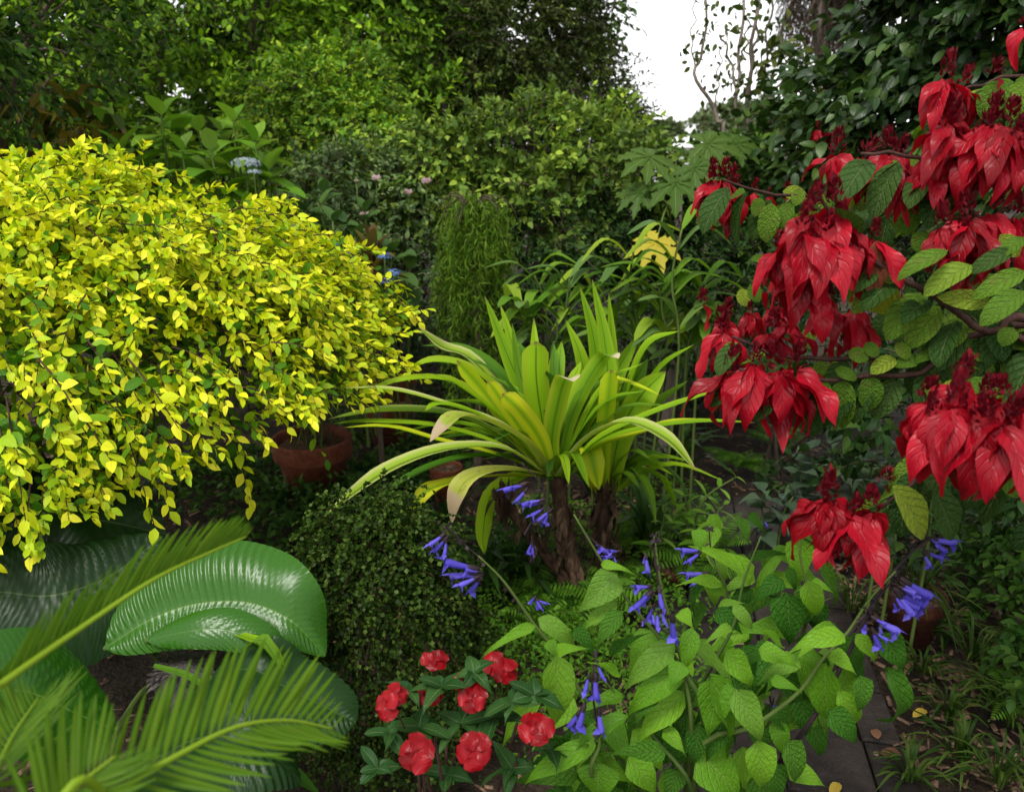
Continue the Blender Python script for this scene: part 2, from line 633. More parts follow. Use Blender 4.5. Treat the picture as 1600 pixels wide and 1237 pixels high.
STEM_G = leaf_mat('green_stem', [(.05, .09, .02), (.09, .13, .03)], rough=.45, trans=.0, bump=.1)
STEM_D = rough_mat('dark_stem', [(.015, .01, .012), (.03, .02, .024), (.05, .03, .035)], 30, .6, .2)
STEM_R = rough_mat('reddish_stem', [(.018, .009, .008), (.04, .018, .014), (.075, .036, .027)], 30, .6, .3)

OVATE = [leaf_tpl(.6, .95, 4, 1, .52, .3, .18, .06, s) for s in range(3)]
ELLIP = [leaf_tpl(.62, .7, 4, 1, .5, .25, .15, .05, s) for s in range(3)]
OBOV = [leaf_tpl(.85, .6, 4, 1, .55, .3, .12, .05, s) for s in range(3)]
LANCE = [leaf_tpl(.7, 1.0, 4, 1, .27, .3, .25, .03, s) for s in range(3)]
SMALL = [leaf_tpl(.6, .8, 2, 1, .52, .3, .15, .0, s) for s in range(2)]
ROUND = [leaf_tpl(.5, .5, 2, 1, .9, .2, .05, .0, s) for s in range(2)]
BIGOV = [leaf_tpl(.48, 1.45, 9, 2, .6, .28, dr, .12, s, sk, .2) for s, dr, sk in ((0, .2, .07), (1, .5, -.08), (2, .1, .02), (3, .35, -.05))]
BIGEL = [leaf_tpl(.62, .75, 8, 2, .5, .3, .25, .07, s) for s in range(4)]
HEART = [leaf_tpl(.36, 1.5, 9, 2, .66, .24, dr, .08, s, sk, .12) for s, dr, sk in ((0, .15, .04), (1, .35, -.05), (2, .25, .0))]

# ------------------------------------------------------------------ the setting: ground, path
xs = np.unique(np.concatenate([np.linspace(-260, -6, 14), np.linspace(-6, 6, 81), np.linspace(6, 260, 14)]))
ys = np.unique(np.concatenate([np.linspace(-40, -1, 6), np.linspace(-1, 9, 75), np.linspace(9, 400, 16)]))
gx, gy = np.meshgrid(xs, ys)
near = np.exp(-((np.hypot(gx, gy - 3)) / 6) ** 4)
gz = (.018 * np.sin(gx * 5.1 + gy * 2.3) * np.sin(gy * 4.3 - gx) + .012 * np.sin(gx * 13 + 1) * np.sin(gy * 11)) * near - .035
V = np.stack([gx.ravel(), gy.ravel(), gz.ravel()], 1)
link('ground', mesh('ground', V, grid_faces(len(ys) - 1, len(xs)), SOIL), kind='structure')

# the brick path runs from the lower right of the picture away to the middle
pathroot = thing('path', 'dark grey paver path between the flower beds', 'path', (0, 0, 0), kind='structure')
A0, A1 = gnd(1232, 1237), gnd(1158, 850)
pd = nz(A1 - A0)
pr = np.array([pd[1], -pd[0], 0])
pav = []
bw, bl = .115, .23
cube_f = np.array([[0, 1, 2, 3], [4, 7, 6, 5], [0, 4, 5, 1], [1, 5, 6, 2], [2, 6, 7, 3], [3, 7, 4, 0]])


def slab_me(w, l, h, bev, mat, seed):
    r = np.random.default_rng(seed)
    x, y = w / 2, l / 2
    V = []
    for z, i in ((-h, 0), (-bev, 0), (0, bev)):
        for sx, sy in ((-1, -1), (1, -1), (1, 1), (-1, 1)):
            V.append((sx * (x - i) + r.normal(0, .0012), sy * (y - i) + r.normal(0, .0012), z))
    f = []
    for k in (0, 4):
        for j in range(4):
            f.append((k + j, k + (j + 1) % 4, k + 4 + (j + 1) % 4, k + 4 + j))
    f.append((8, 9, 10, 11))
    return mesh('paver', V, np.array(f), mat, smooth=False)


pavers = [slab_me(.225, .225, .06, .006, PAVER, s) for s in range(4)]
edgers = [slab_me(.105, .225, .06, .006, PAVER, s + 9) for s in range(4)]
yaw = math.atan2(-pd[0], pd[1])
for row in range(-4, 9):
    for c in (-1.5, -.5, .5, 1.5):
        isedge = abs(c) > 1
        off = c * .23 if not isedge else (.23 + .0575) * np.sign(c)
        st_ = c > 0
        if row == 8 and st_: continue
        p = A0 + pd * ((row + (.5 if st_ else 0)) * .232) + pr * off
        M = Matrix.Translation(Vector((p[0], p[1], .004 + rng.normal(0, .003)))) @ Matrix.Rotation(yaw + rng.normal(0, .012), 4, 'Z') @ Matrix.Rotation(rng.normal(0, .012), 4, 'X') @ Matrix.Rotation(rng.normal(0, .012), 4, 'Y')
        link('paver', (edgers if isedge else pavers)[rng.integers(4)], pathroot, M)


def on_path(p):
    q = p - A0
    s = q @ pd
    return (np.abs(q @ pr) < .35) & (s > -1.2) & (s < 1.98)


# bark mulch lying on the beds
n = 9000
cx = np.concatenate([rng.uniform(-3, 3.2, n // 2), rng.uniform(.3, 2.6, n // 2)])
cy = np.concatenate([rng.uniform(.7, 5.5, n // 2), rng.uniform(.9, 3.6, n // 2)])
P = np.stack([cx, cy, rng.uniform(-.03, .008, n)], 1)
P = P[~on_path(P) | (rng.random(n) < .035)]
CH = [Tpl(np.array([(-.5, -.5, 0), (.5, -.42, .05), (.42, .5, 0), (-.4, .45, .06), (-.45, -.45, .25), (.45, -.4, .3), (.35, .45, .25), (-.35, .4, .3)]), cube_f[:, ::-1], np.zeros((8, 2))),
      Tpl(np.array([(-.5, -.5, 0), (.3, -.5, .05), (.5, .5, 0), (-.2, .5, .06), (-.45, -.45, .12), (.25, -.45, .2), (.45, .45, .25), (-.15, .4, .1)]), cube_f[:, ::-1], np.zeros((8, 2)))]
Lc = rng.uniform(.012, .055, len(P))
M = frames(P, np.concatenate([rng.normal(size=(len(P), 2)), rng.normal(0, .22, (len(P), 1))], 1), UP + rng.normal(0, .35, (len(P), 3)), Lc, rng.uniform(.006, .02, len(P)))
M[:, :3, 2] *= .35
me = merged('mulch', CH, rng.integers(0, 2, len(M)), M, CHIP)
link('mulch', me, kind='stuff')['label'] = 'brown bark mulch strewn over the garden beds'

# ------------------------------------------------------------------ far away: hill trees and a white roof beyond the garden
FAR = leaf_mat('far_foliage', [(0.075, 0.1125, 0.045), (0.12, 0.165, 0.0675), (0.165, 0.195, 0.09)], rough=.7, trans=.15, bump=0)
for nm, lab, lb in (('gum_tree', 'rounded pale green tree far off behind the white roof', [lobe(1130, 192, 52, 40, 22), lobe(1165, 195, 53, 34, 24), lobe(1100, 205, 51, 26, 14), lobe(1195, 190, 54, 30, 30)]),
                    ('gum_tree', 'small pale tree at the skyline beside the dark tree', [lobe(1035, 215, 44, 22, 12), lobe(1012, 222, 44, 20, 12)])):
    bush(nm, lab, 'tree', lb, 900, 7, .6, .42, SMALL, FAR, BARK, n_parts=0, stem=.25, twigs=False, rest='crown')
WHITE = rough_mat('white_roof_sheet', [(.6, .6, .6), (.72, .72, .72), (.8, .8, .8)], 3, .5, .1)
b0 = gnd(1083, 262)
hy = 36.
hc = pt(1083, 228, hy)
hw = 1.6
house = thing('house', 'white roofed house glimpsed beyond the garden', 'house', (hc[0], hy, 0))
z0, z1 = hc[2] - .05, hc[2] + .42
V = [(-hw, -2, z0), (hw, -2, z0), (hw, 2, z0), (-hw, 2, z0), (-hw * .35, 0, z1), (hw * .2, 0, z1)]
V = [(x + hc[0], y + hy, z) for x, y, z in V]
link('roof', mesh('roof', V, [np.array([[0, 1, 5, 4], [2, 3, 4, 5]]), np.array([[1, 2, 5], [3, 0, 4]])], WHITE, smooth=False), house)
V = [(sx * (hw - .15) + hc[0], sy * 1.8 + hy, z) for z in (-.1, z0 - .003) for sx, sy in ((-1, -1), (1, -1), (1, 1), (-1, 1))]
link('wall', mesh('wall', V, cube_f[2:], WHITE, smooth=False), house)

# ------------------------------------------------------------------ the wall of trees behind
LM_BACK = leaf_mat('backdrop_leaf', [(0.01599, 0.0442, 0.006), (0.03198, 0.0754, 0.009), (0.0533, 0.1105, 0.014), (0.09594, 0.169, 0.02)], rough=.45, trans=.2, bump=.1)
for lab, lb, bx in (('tall dark tree closing the view behind the lilly pilly', [(-4.2, 9.4, 1.6), (-2.6, 9.2, 1.5), (-3.4, 9.6, 3.4), (-4.8, 9.4, 3.6), (-2.0, 9.4, 3.3), (-5.2, 9.3, 2.2), (-5.4, 9.4, 4.2)], -3.3), ('tall dark tree closing the view behind the bright leaved tree', [(-1.2, 9.5, 1.5), (-.3, 9.6, 1.4), (-1.1, 9.6, 3.2), (-.35, 9.7, 2.7)], -.8), ('tall dark tree closing the view behind the left hedge corner', [(-6.2, 8.6, 1.6), (-7.4, 8.0, 1.7), (-6.6, 8.5, 3.6)], -6.7)):
    bush('evergreen_tree', lab, 'tree', [(np.array(c), np.array([1.15, .9, 1.25])) for c in lb], 760 * len(lb), 9, .45, .15, ELLIP, LM_BACK, BARK, n_parts=0, stem=.05, base=(bx, 9.5, 0), trunk=(bx, 9.5, 1.0), rest='crown', twigs=False)
LM_LILLY = leaf_mat('lilly_pilly_leaf', [(0.02768, 0.084, 0.007), (0.07749, 0.182, 0.012), (0.1661, 0.322, 0.02), (0.2878, 0.462, 0.03)], rough=.34, trans=.25, midrib=(.14, .18, .05), bump=.15, patch=.45)
LM_DARKB = leaf_mat('dark_broad_leaf', [(0.0123, 0.0432, 0.005), (0.02562, 0.081, 0.009), (0.05638, 0.135, 0.014), (0.123, 0.2295, 0.02)], rough=.34, trans=.22, midrib=(.1, .13, .03), bump=.15, patch=.45)
LM_FINE = leaf_mat('fine_dark_leaf', [(0.01547, 0.0273, 0.008), (0.02873, 0.04914, 0.012), (0.04972, 0.08463, 0.016), (0.09945, 0.1365, 0.025)], rough=.45, trans=.2, bump=.1, patch=.45)
LM_YG = leaf_mat('yellow_green_leaf', [(0.04797, 0.135, 0.014), (0.09594, 0.216, 0.02), (0.1812, 0.324, 0.03), (0.3624, 0.486, 0.04)], rough=.4, trans=.28, bump=.1, patch=.45)

bush('evergreen_tree', 'dark broad leaved tree overhanging the top left corner', 'tree',
     [lobe(40, 40, 4.3, 140, 110, .7), lobe(-90, 90, 4.0, 110, 130, .7), lobe(120, -70, 4.4, 150, 110, .8), lobe(-40, -90, 4.2, 150, 110, .8), lobe(60, 130, 4.5, 120, 50, .5), lobe(-40, 260, 4.6, 150, 110, .6), lobe(-200, 0, 3.6, 150, 160, .8), lobe(-60, -260, 4.0, 220, 140, 1.0)],
     1700, 11, .26, .062, ELLIP, LM_DARKB, BARK, stem=.025, base=(-3.1, 4.6, 0), trunk=(-3.05, 4.6, 1.1), wscale=.9)
bush('hedge_tree', 'tall glossy lilly pilly with pale new shoots behind the hydrangea', 'tree',
     [lobe(250, 60, 6.3, 150, 130, .9), lobe(400, 30, 6.5, 140, 150, .9), lobe(560, 30, 6.7, 150, 150, .9), lobe(300, 200, 6.2, 180, 90, .8), lobe(180, -120, 6.6, 180, 130, 1), lobe(450, -130, 6.8, 200, 130, 1), lobe(330, 330, 6.2, 220, 110, .8), lobe(110, 130, 6.2, 130, 150, .8), lobe(60, 40, 6.6, 150, 150, .9), lobe(480, 120, 6.4, 140, 120, .8), lobe(250, -230, 6.6, 260, 140, 1.1), lobe(560, 260, 6.3, 160, 120, .8), lobe(30, 300, 6.3, 200, 120, .8)],
     4600, 11, .33, .08, ELLIP, LM_LILLY, BARK, stem=.03, base=(-2.6, 6.7, 0), trunk=(-2.6, 6.7, .9), wscale=.85)
bush('hedge_tree', 'bright leaved tree rising between the lilly pilly and the dark tree', 'tree',
     [lobe(640, 30, 7.6, 110, 130, .9), lobe(700, 110, 7.5, 100, 110, .8), lobe(630, 180, 7.3, 90, 110, .8), lobe(690, -110, 7.8, 150, 110, 1), lobe(700, 240, 7.2, 140, 120, .8), lobe(560, 60, 7.9, 140, 160, .9)],
     2300, 11, .33, .07, OVATE, LM_YG if False else LM_LILLY, BARK, stem=.03, base=(-.9, 7.7, 0), trunk=(-.9, 7.7, 1.2), wscale=.8)
bush('small_leaved_tree', 'dark fine leaved tree with a ragged edge against the white sky', 'tree',
     [lobe(800, 50, 7.0, 95, 120, .9), lobe(875, 40, 7.2, 70, 100, .8), lobe(860, 130, 7.0, 85, 80, .8), lobe(770, 140, 6.9, 90, 90, .8), lobe(840, -90, 7.2, 110, 100, .9), lobe(780, 260, 6.9, 120, 90, .8), lobe(905, 150, 7.0, 50, 60, .6), lobe(930, 195, 7.0, 55, 50, .6), lobe(975, 210, 7.0, 30, 40, .5), lobe(965, 260, 6.9, 60, 60, .5), lobe(985, 140, 7.0, 6, 34, .1), lobe(865, 230, 6.9, 110, 60, .7)],
     5200, 12, .26, .05, SMALL, LM_FINE, BARK, n_parts=0, stem=.022, base=(.3, 7.1, 0), trunk=(.3, 7.1, .9), shell=(.45, 1.0), rest='crown', scat=.8)
bush('round_shrub', 'rounded yellow green shrub before the tall hedge', 'shrub',
     [lobe(515, 165, 5.3, 88, 66, .45), lobe(460, 200, 5.3, 50, 60, .4), lobe(560, 220, 5.2, 78, 70, .45), lobe(500, 260, 5.1, 100, 70, .5)],
     1300, 10, .2, .05, OVATE, LM_YG, BARK, stem=.015)

# ------------------------------------------------------------------ middle distance shrubs
LM_SALV = leaf_mat('shrub_leaf_mid_green', [(0.04725, 0.1013, 0.0156), (0.0945, 0.1755, 0.026), (0.162, 0.2565, 0.039), (0.27, 0.3645, 0.052)], rough=.42, trans=.25, veins=(5, 1.2), midrib=(.12, .17, .06), bump=.25, patch=.45)
LM_ROSE = leaf_mat('rose_leaf', [(0.039, 0.0806, 0.0286), (0.0715, 0.13, 0.0442), (0.117, 0.182, 0.065), (0.169, 0.234, 0.078)], rough=.45, trans=.2, bump=.1, patch=.45)
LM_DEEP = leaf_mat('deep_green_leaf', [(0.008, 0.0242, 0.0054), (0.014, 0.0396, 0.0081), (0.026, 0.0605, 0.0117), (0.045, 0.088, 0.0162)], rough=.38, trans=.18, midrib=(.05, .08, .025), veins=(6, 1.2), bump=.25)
LM_GRN = leaf_mat('fresh_shrub_leaf', [(0.0216, 0.0609, 0.011), (0.0378, 0.09425, 0.0143), (0.06075, 0.1305, 0.0198), (0.1013, 0.1885, 0.0275)], rough=.36, trans=.22, midrib=(.08, .12, .035), veins=(6, 1.2), bump=.25, patch=.45)
bush('purple_sage_bush', 'broad mid green bush with thin purple flower spikes behind the weeping column', 'bush',
     [lobe(800, 255, 4.7, 120, 75, .5), lobe(900, 245, 4.8, 95, 65, .5), lobe(710, 280, 4.6, 90, 70, .45), lobe(970, 300, 4.6, 80, 75, .45), lobe(850, 340, 4.5, 150, 80, .5), lobe(680, 350, 4.5, 100, 80, .4)],
     1250, 9, .2, .062, OVATE, LM_SALV, BARK, stem=.012)
root = bpy.data.objects['purple_sage_bush']
LM_PUR = leaf_mat('purple_floret', [(.08, .03, .16), (.12, .05, .22)], rough=.6, trans=.2, bump=0)
for i in range(26):
    px = rng.uniform(690, 1010); Y = rng.uniform(4.6, 5.0)
    p0 = pt(px, rng.uniform(205, 260), Y)
    p1 = p0 + np.array([rng.normal(0, .05), rng.normal(0, .04), rng.uniform(.12, .3)])
    tube_part('flower_spike', [(catmull([p0 - [0, 0, .12], (p0 + p1) / 2 + rng.normal(0, .012, 3), p1], 6), np.linspace(.0028, .0012, 6))], STEM_R, root, 4)
    if i % 2:
        k = 14
        s = rng.uniform(.45, 1, k)[:, None]
        link('florets', merged('florets', SMALL, rng.integers(0, 2, k), frames(p0 + (p1 - p0) * s, rand_dirs(k), rand_dirs(k), .014), LM_PUR), root, kind='stuff')
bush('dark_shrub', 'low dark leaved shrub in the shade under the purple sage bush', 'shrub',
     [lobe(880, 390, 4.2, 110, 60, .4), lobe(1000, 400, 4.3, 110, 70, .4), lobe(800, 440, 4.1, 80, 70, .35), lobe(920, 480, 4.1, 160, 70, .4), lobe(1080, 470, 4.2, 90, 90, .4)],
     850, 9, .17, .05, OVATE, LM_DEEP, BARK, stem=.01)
bush('rose_bush', 'grey green rose bush with a few pale pink roses', 'bush',
     [lobe(560, 290, 4.5, 80, 45, .35), lobe(640, 300, 4.5, 75, 50, .35), lobe(500, 310, 4.6, 60, 45, .3), lobe(600, 370, 4.4, 110, 70, .4), lobe(660, 430, 4.3, 60, 90, .35)],
     900, 9, .18, .045, OVATE, LM_ROSE, BARK, stem=.008)
root = bpy.data.objects['rose_bush']
LM_PINK = leaf_mat('rose_petal', [(.62, .42, .44), (.7, .55, .55), (.75, .63, .62)], rough=.6, trans=.3, tcol=(1.1, 1, 1), bump=0)
PETAL = leaf_tpl(.5, .35, 4, 1, .9, -.35, -.35, .08, 4)
for px, py, s in ((588, 282, 14), (666, 287, 15), (638, 304, 13), (570, 341, 16), (557, 284, 6)):
    c = pt(px, py, 4.05); rr = s * mpp(c) * .55
    k = 16
    az = np.arange(k) * 2.4
    el = np.linspace(1.35, .25, k)
    d = np.stack([np.cos(az) * np.cos(el), np.sin(az) * np.cos(el), np.sin(el)], 1)
    fl = tube_part('rose_bloom', [([c - [0, 0, .12], c], np.array([.003, .004]))], STEM_G, root, 5)
    for j in range(k):
        link('petal', PETAL.me('petal', LM_PINK), fl, Matrix(frames(c, d[j], d[j] * -.3 + UP, rr * (1.2 if j > 6 else .9))[0].tolist()))
bush('green_shrub', 'mid green leafy shrub below the bare twisted branches', 'shrub',
     [lobe(1150, 285, 4.9, 80, 40, .4), lobe(1240, 265, 4.8, 80, 45, .4), lobe(1180, 340, 4.6, 110, 80, .4), lobe(1290, 320, 4.6, 100, 90, .4), lobe(1110, 400, 4.5, 90, 90, .4)],
     950, 9, .2, .075, OVATE, LM_GRN, BARK, stem=.012)
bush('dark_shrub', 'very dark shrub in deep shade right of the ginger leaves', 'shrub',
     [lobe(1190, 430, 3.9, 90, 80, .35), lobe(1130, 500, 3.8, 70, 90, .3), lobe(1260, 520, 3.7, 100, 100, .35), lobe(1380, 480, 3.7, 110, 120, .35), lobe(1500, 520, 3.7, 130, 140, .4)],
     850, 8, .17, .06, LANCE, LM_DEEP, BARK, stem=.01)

LM_CAM = leaf_mat('camellia_leaf', [(0.0104, 0.0336, 0.0066), (0.0195, 0.0504, 0.0099), (0.0338, 0.077, 0.0132), (0.0715, 0.126, 0.022)], rough=.3, trans=.15, midrib=(.09, .13, .04), veins=(6, 1.4), bump=.3, spec=.3, patch=.3)
bush('camellia_shrub', 'tall glossy dark camellia shrub filling the top right', 'shrub',
     [lobe(1450, 60, 3.9, 75, 120, .5), lobe(1560, 40, 3.6, 110, 130, .5), lobe(1355, 185, 4.1, 60, 50, .45), lobe(1430, 190, 3.9, 120, 90, .45), lobe(1560, 220, 3.6, 130, 110, .45), lobe(1650, 100, 3.4, 120, 150, .5), lobe(1550, -130, 3.9, 150, 110, .6), lobe(1320, 265, 4.1, 70, 45, .4), lobe(1700, -100, 3.4, 160, 160, .7), lobe(1640, 330, 3.3, 110, 140, .5), lobe(1240, 205, 4.4, 40, 20, .3), lobe(1265, 150, 4.4, 16, 22, .2), lobe(1530, 60, 4.5, 120, 170, .5)],
     2300, 9, .25, .098, BIGEL[:2] + OVATE[:1], LM_CAM, BARK, stem=.022, base=(2.3, 4.1, 0), trunk=(2.3, 4.1, .8), scat=.7)

# casuarina behind: brown hanging needles round a pale trunk
LM_NEED = leaf_mat('dry_needles', [(.05, .042, .03), (.07, .05, .038), (.05, .055, .03)], rough=.7, trans=.1, bump=0)
root = thing('casuarina_tree', 'drooping brown needled tree behind the camellia against the sky', 'tree', (*pt(1290, 230, 9.2)[:2], 0))
c0 = pt(1290, 230, 9.2)
tr = [np.array([c0[0], c0[1], 0]), pt(1285, 140, 9.2), pt(1278, 20, 9.2), pt(1290, -120, 9.2)]
tube_part('trunk', [(catmull(tr, 14), np.linspace(.09, .06, 14))], BARK_PALE, root, 10)
st = []
bl = []
for i in range(60):
    a = pt(rng.uniform(1275, 1290), rng.uniform(-140, 90), 9.2)
    b = pt(rng.uniform(1205, 1385), rng.uniform(-190, 70), rng.uniform(8.7, 9.8))
    bl.append((catmull([a, (a + b) / 2 + [0, 0, .1], b], 7), np.linspace(.018, .006, 7)))
    for j in range(26):
        s = rng.uniform(.25, 1)
        p = a + (b - a) * s
        l = rng.uniform(.2, .62)
        e = p + np.array([rng.normal(0, .09), rng.normal(0, .09), -l])
        st.append((catmull([p, (p + e) / 2 + rng.normal(0, .03, 3), e], 4), .0035))
tube_part('branches', bl, BARK, root, 5)
V, Fa, U = tubes(st, 3)
link('needles', mesh('needles', V, Fa, LM_NEED, U), root, kind='stuff')

# creeper on bare branches against the sky
LM_VINE = leaf_mat('creeper_leaf', [(.03, .055, .012), (.06, .09, .018), (.12, .14, .03)], rough=.4, trans=.3, bump=.1)


def pxline(pts, Y):
    return np.array([pt(p[0], p[1], Y + (p[2] if len(p) > 2 else 0)) for p in pts])


def bare_tree(name, label, lines, Y, leaves, leaf_size, bark):
    b = pxline(lines[0][0], Y)[0]
    root = thing(name, label, 'tree', (b[0], b[1], 0))
    for i, (pts, r0, r1) in enumerate(lines):
        c = pxline(pts, Y)
        if i == 0: c = np.vstack([[b[0], b[1], 0], c])
        c = catmull(c, 22)
        k = np.linspace(0, 1, 22)
        c = c + np.stack([.012 * np.sin(k * 23 + i), .012 * np.cos(k * 19), 0 * k], 1) * np.minimum(k * 4, 1)[:, None]
        tube_part('trunk' if i == 0 else 'branch', [(c, np.linspace(r0, r1, 22))], bark, root, 7)
    Ms = []
    for pts, dens, r in leaves:
        c = catmull(pxline(pts, Y), dens)
        P = c + rng.normal(0, r, c.shape)
        Ms.append(frames(P, rand_dirs(dens) - UP * .5, rand_dirs(dens) + UP * .6 + nz(CAMP - P) * .5, rng.uniform(.7, 1.3, dens) * leaf_size))
    foliage(root, OVATE, np.concatenate(Ms), LM_VINE, 150)
    return root


bare_tree('twisted_branch_tree', 'bare curved grey branch with a tuft of leaves against the sky', [
    ([(1128, 225), (1124, 195), (1112, 165), (1095, 135), (1084, 108), (1095, 90), (1104, 55), (1100, 15), (1104, -40)], .015, .006),
    ([(1086, 105), (1080, 60), (1086, 20), (1082, -30)], .005, .003),
    ([(1118, 175), (1122, 120), (1128, 80), (1140, 40)], .005, .003)], 5.0,
    [([(1095, 92), (1100, 50), (1104, -20)], 60, .055), ([(1083, 90), (1078, 80)], 10, .03), ([(1130, 70), (1120, 30)], 14, .06)], .042, BARK_PALE)
bare_tree('creeper_clad_trunk', 'slim pale trunk with creeper leaves beside the twisted branch', [
    ([(1150, 225), (1151, 180), (1153, 120), (1158, 60), (1160, -60)], .012, .009),
    ([(1152, 150), (1142, 100), (1130, 62), (1128, 55)], .009, .005),
    ([(1152, 110), (1165, 70), (1170, 20)], .008, .004)], 5.1,
    [([(1152, 160), (1140, 130), (1120, 125)], 50, .05), ([(1150, 90), (1145, 60)], 20, .05), ([(1160, 40), (1150, -10)], 20, .06)], .045, BARK_PALE)
bare_tree('creeper_clad_trunk', 'thicker forked pale trunk with creeper leaves against the camellia', [
    ([(1168, 230), (1168, 180), (1172, 110), (1178, 50), (1186, -60)], .014, .011),
    ([(1170, 150), (1176, 90), (1184, 40), (1182, -50)], .01, .007),
    ([(1196, 220), (1200, 160), (1196, 90), (1203, 30), (1206, -40)], .009, .006),
    ([(1210, 210), (1214, 150), (1226, 110)], .01, .006)], 5.2,
    [([(1190, 190), (1190, 110), (1210, 60)], 130, .09), ([(1205, 150), (1225, 90), (1240, 60)], 120, .09), ([(1180, 40), (1195, -20)], 40, .08), ([(1230, 200), (1250, 150), (1240, 100)], 120, .08), ([(1160, 205), (1220, 195)], 90, .07)], .06, BARK_PALE)

# ------------------------------------------------------------------ weeping column
LM_WEEP = leaf_mat('weeping_needle_leaf', [(0.0408, 0.09975, 0.00729), (0.0765, 0.1662, 0.01134), (0.1326, 0.2394, 0.01782), (0.1224, 0.1596, 0.0243)], rough=.5, trans=.3, bump=0)
c = pt(740, 430, 3.55)
root = thing('weeping_column_shrub', 'weeping fine leaved shrub trained as a column with bare twigs on its crown', 'shrub', (c[0], c[1], 0))
topz = pt(740, 322, 3.55)[2]
tube_part('trunk', [(catmull([[c[0], c[1], 0], [c[0] + .02, c[1], .6], [c[0], c[1], topz - .02]], 9), np.linspace(.022, .014, 9))], BARK, root, 8)
Ms = []
rr = .185
tw = []
for i in range(26):
    a = rng.uniform(0, 6.28)
    e = np.array([c[0] + math.cos(a) * rr * rng.uniform(.4, 1), c[1] + math.sin(a) * rr * rng.uniform(.4, 1), topz + rng.uniform(-.03, .03)])
    tw.append((catmull([[c[0], c[1], topz - .05], (e + [c[0], c[1], topz]) / 2 + [0, 0, rng.uniform(.02, .05)], e, e + [math.cos(a) * .03, math.sin(a) * .03, -.06]], 7), np.linspace(.0032, .0012, 7)))
tube_part('twigs', tw, BARK, root, 4)['kind'] = 'stuff'
for i in range(300):
    a = rng.uniform(0, 6.28)
    r0 = rr * (rng.uniform(.25, .85) if i > 110 else rng.uniform(0, .6))
    r1 = r0 + rng.uniform(.0, .06)
    z0 = topz + .035 - rng.random() ** 1.6 * .75 if i > 110 else topz + .05 - .25 * r0
    L = min(rng.uniform(.25, .6), z0 - .02)
    if L < .08: continue
    s = np.linspace(0, 1, 5)[:, None]
    d = np.array([math.cos(a), math.sin(a), 0])
    line = np.array([c[0], c[1], 0]) + d * (r0 + (r1 - r0) * np.sqrt(s) + .015 * np.sin(s * 5 + i)) + UP * (z0 + .03 * s * (1 - s) * 4 - L * s)
    k = 34
    q = rng.random(k) * 4
    iq = np.minimum(q.astype(int), 3)
    P = line[iq] + (line[iq + 1] - line[iq]) * (q - iq)[:, None]
    Ms.append(frames(P, rng.normal(0, .5, (k, 3)) + d * .25 - UP * rng.uniform(.5, 1.1, (k, 1)), rand_dirs(k) + d, rng.uniform(.03, .055, k), rng.uniform(.014, .02, k)))
foliage(root, LANCE[:2], np.concatenate(Ms), LM_WEEP, 0, rest='hanging_foliage')

# ------------------------------------------------------------------ hydrangeas
LM_HYD = leaf_mat('hydrangea_leaf', [(0.09, 0.2142, 0.0144), (0.12, 0.2646, 0.01872), (0.18, 0.3276, 0.0288), (0.15, 0.252, 0.0504)], rough=.34, trans=.3, veins=(8, 2.2), midrib=(.13, .2, .08), bump=.4)
LM_HYDD = leaf_mat('hydrangea_dark_leaf', [(0.0288, 0.07425, 0.0192), (0.045, 0.099, 0.02304), (0.072, 0.132, 0.0288)], rough=.32, trans=.22, veins=(8, 2.2), midrib=(.08, .13, .05), bump=.4)
LM_LACE = leaf_mat('lacecap_floret', [(.2, .26, .3), (.36, .41, .42), (.27, .33, .42)], rough=.6, trans=.3, tcol=(1, 1, 1), bump=0)
LM_BLUE = leaf_mat('blue_floret', [(.08, .14, .38), (.12, .2, .5), (.2, .28, .55)], rough=.6, trans=.3, tcol=(1, 1, 1), bump=0)


def whorl_shoot(root, tip, base, mat, size, nlev=3, tilt=.5):
    """upright shoot with crossed pairs of big leaves"""
    tube_part('stem', [(catmull([base, (np.asarray(base) + tip) / 2 + rng.normal(0, .02, 3), tip], 8), np.linspace(.008, .005, 8))], STEM_G, root, 6)
    d = nz(np.asarray(tip) - base)
    a0 = rng.uniform(0, 3.1)
    for k in range(nlev):
        P = np.asarray(tip) - d * (.035 * k + .005 * k * k) - UP * .0
        for h in range(2):
            a = a0 + k * 1.57 + h * 3.14 + rng.normal(0, .15)
            out = np.array([math.cos(a), math.sin(a), 0])
            dr = out * (.55 + .3 * k) + UP * (1.1 - .42 * k - tilt * .3) + rng.normal(0, .08, 3)
            L = size * (.62 + .2 * k) * rng.uniform(.85, 1.1)
            foliage(root, BIGEL, frames(P, dr, UP * 1.2 - out * .5, L, L * 1.05), mat, 1)


hyd = thing('hydrangea', 'lacecap hydrangea with upright fresh leaf whorls behind the golden shrub', 'shrub', (*pt(300, 250, 3.9)[:2], 0))
for px, py, Y in ((165, 195, 4.0), (252, 180, 3.9), (275, 195, 4.05), (310, 205, 4.1), (365, 190, 3.95), (400, 220, 3.8), (330, 235, 3.75), (225, 222, 4.1), (420, 265, 3.8), (365, 245, 3.9), (285, 235, 3.8), (190, 235, 3.9), (345, 205, 4.2)):
    tip = pt(px, py, Y)
    whorl_shoot(hyd, tip, tip * [1, 1, 0] + [rng.normal(0, .08), rng.normal(0, .08), .5], LM_HYD, .21 * rng.uniform(.85, 1.1), 4)


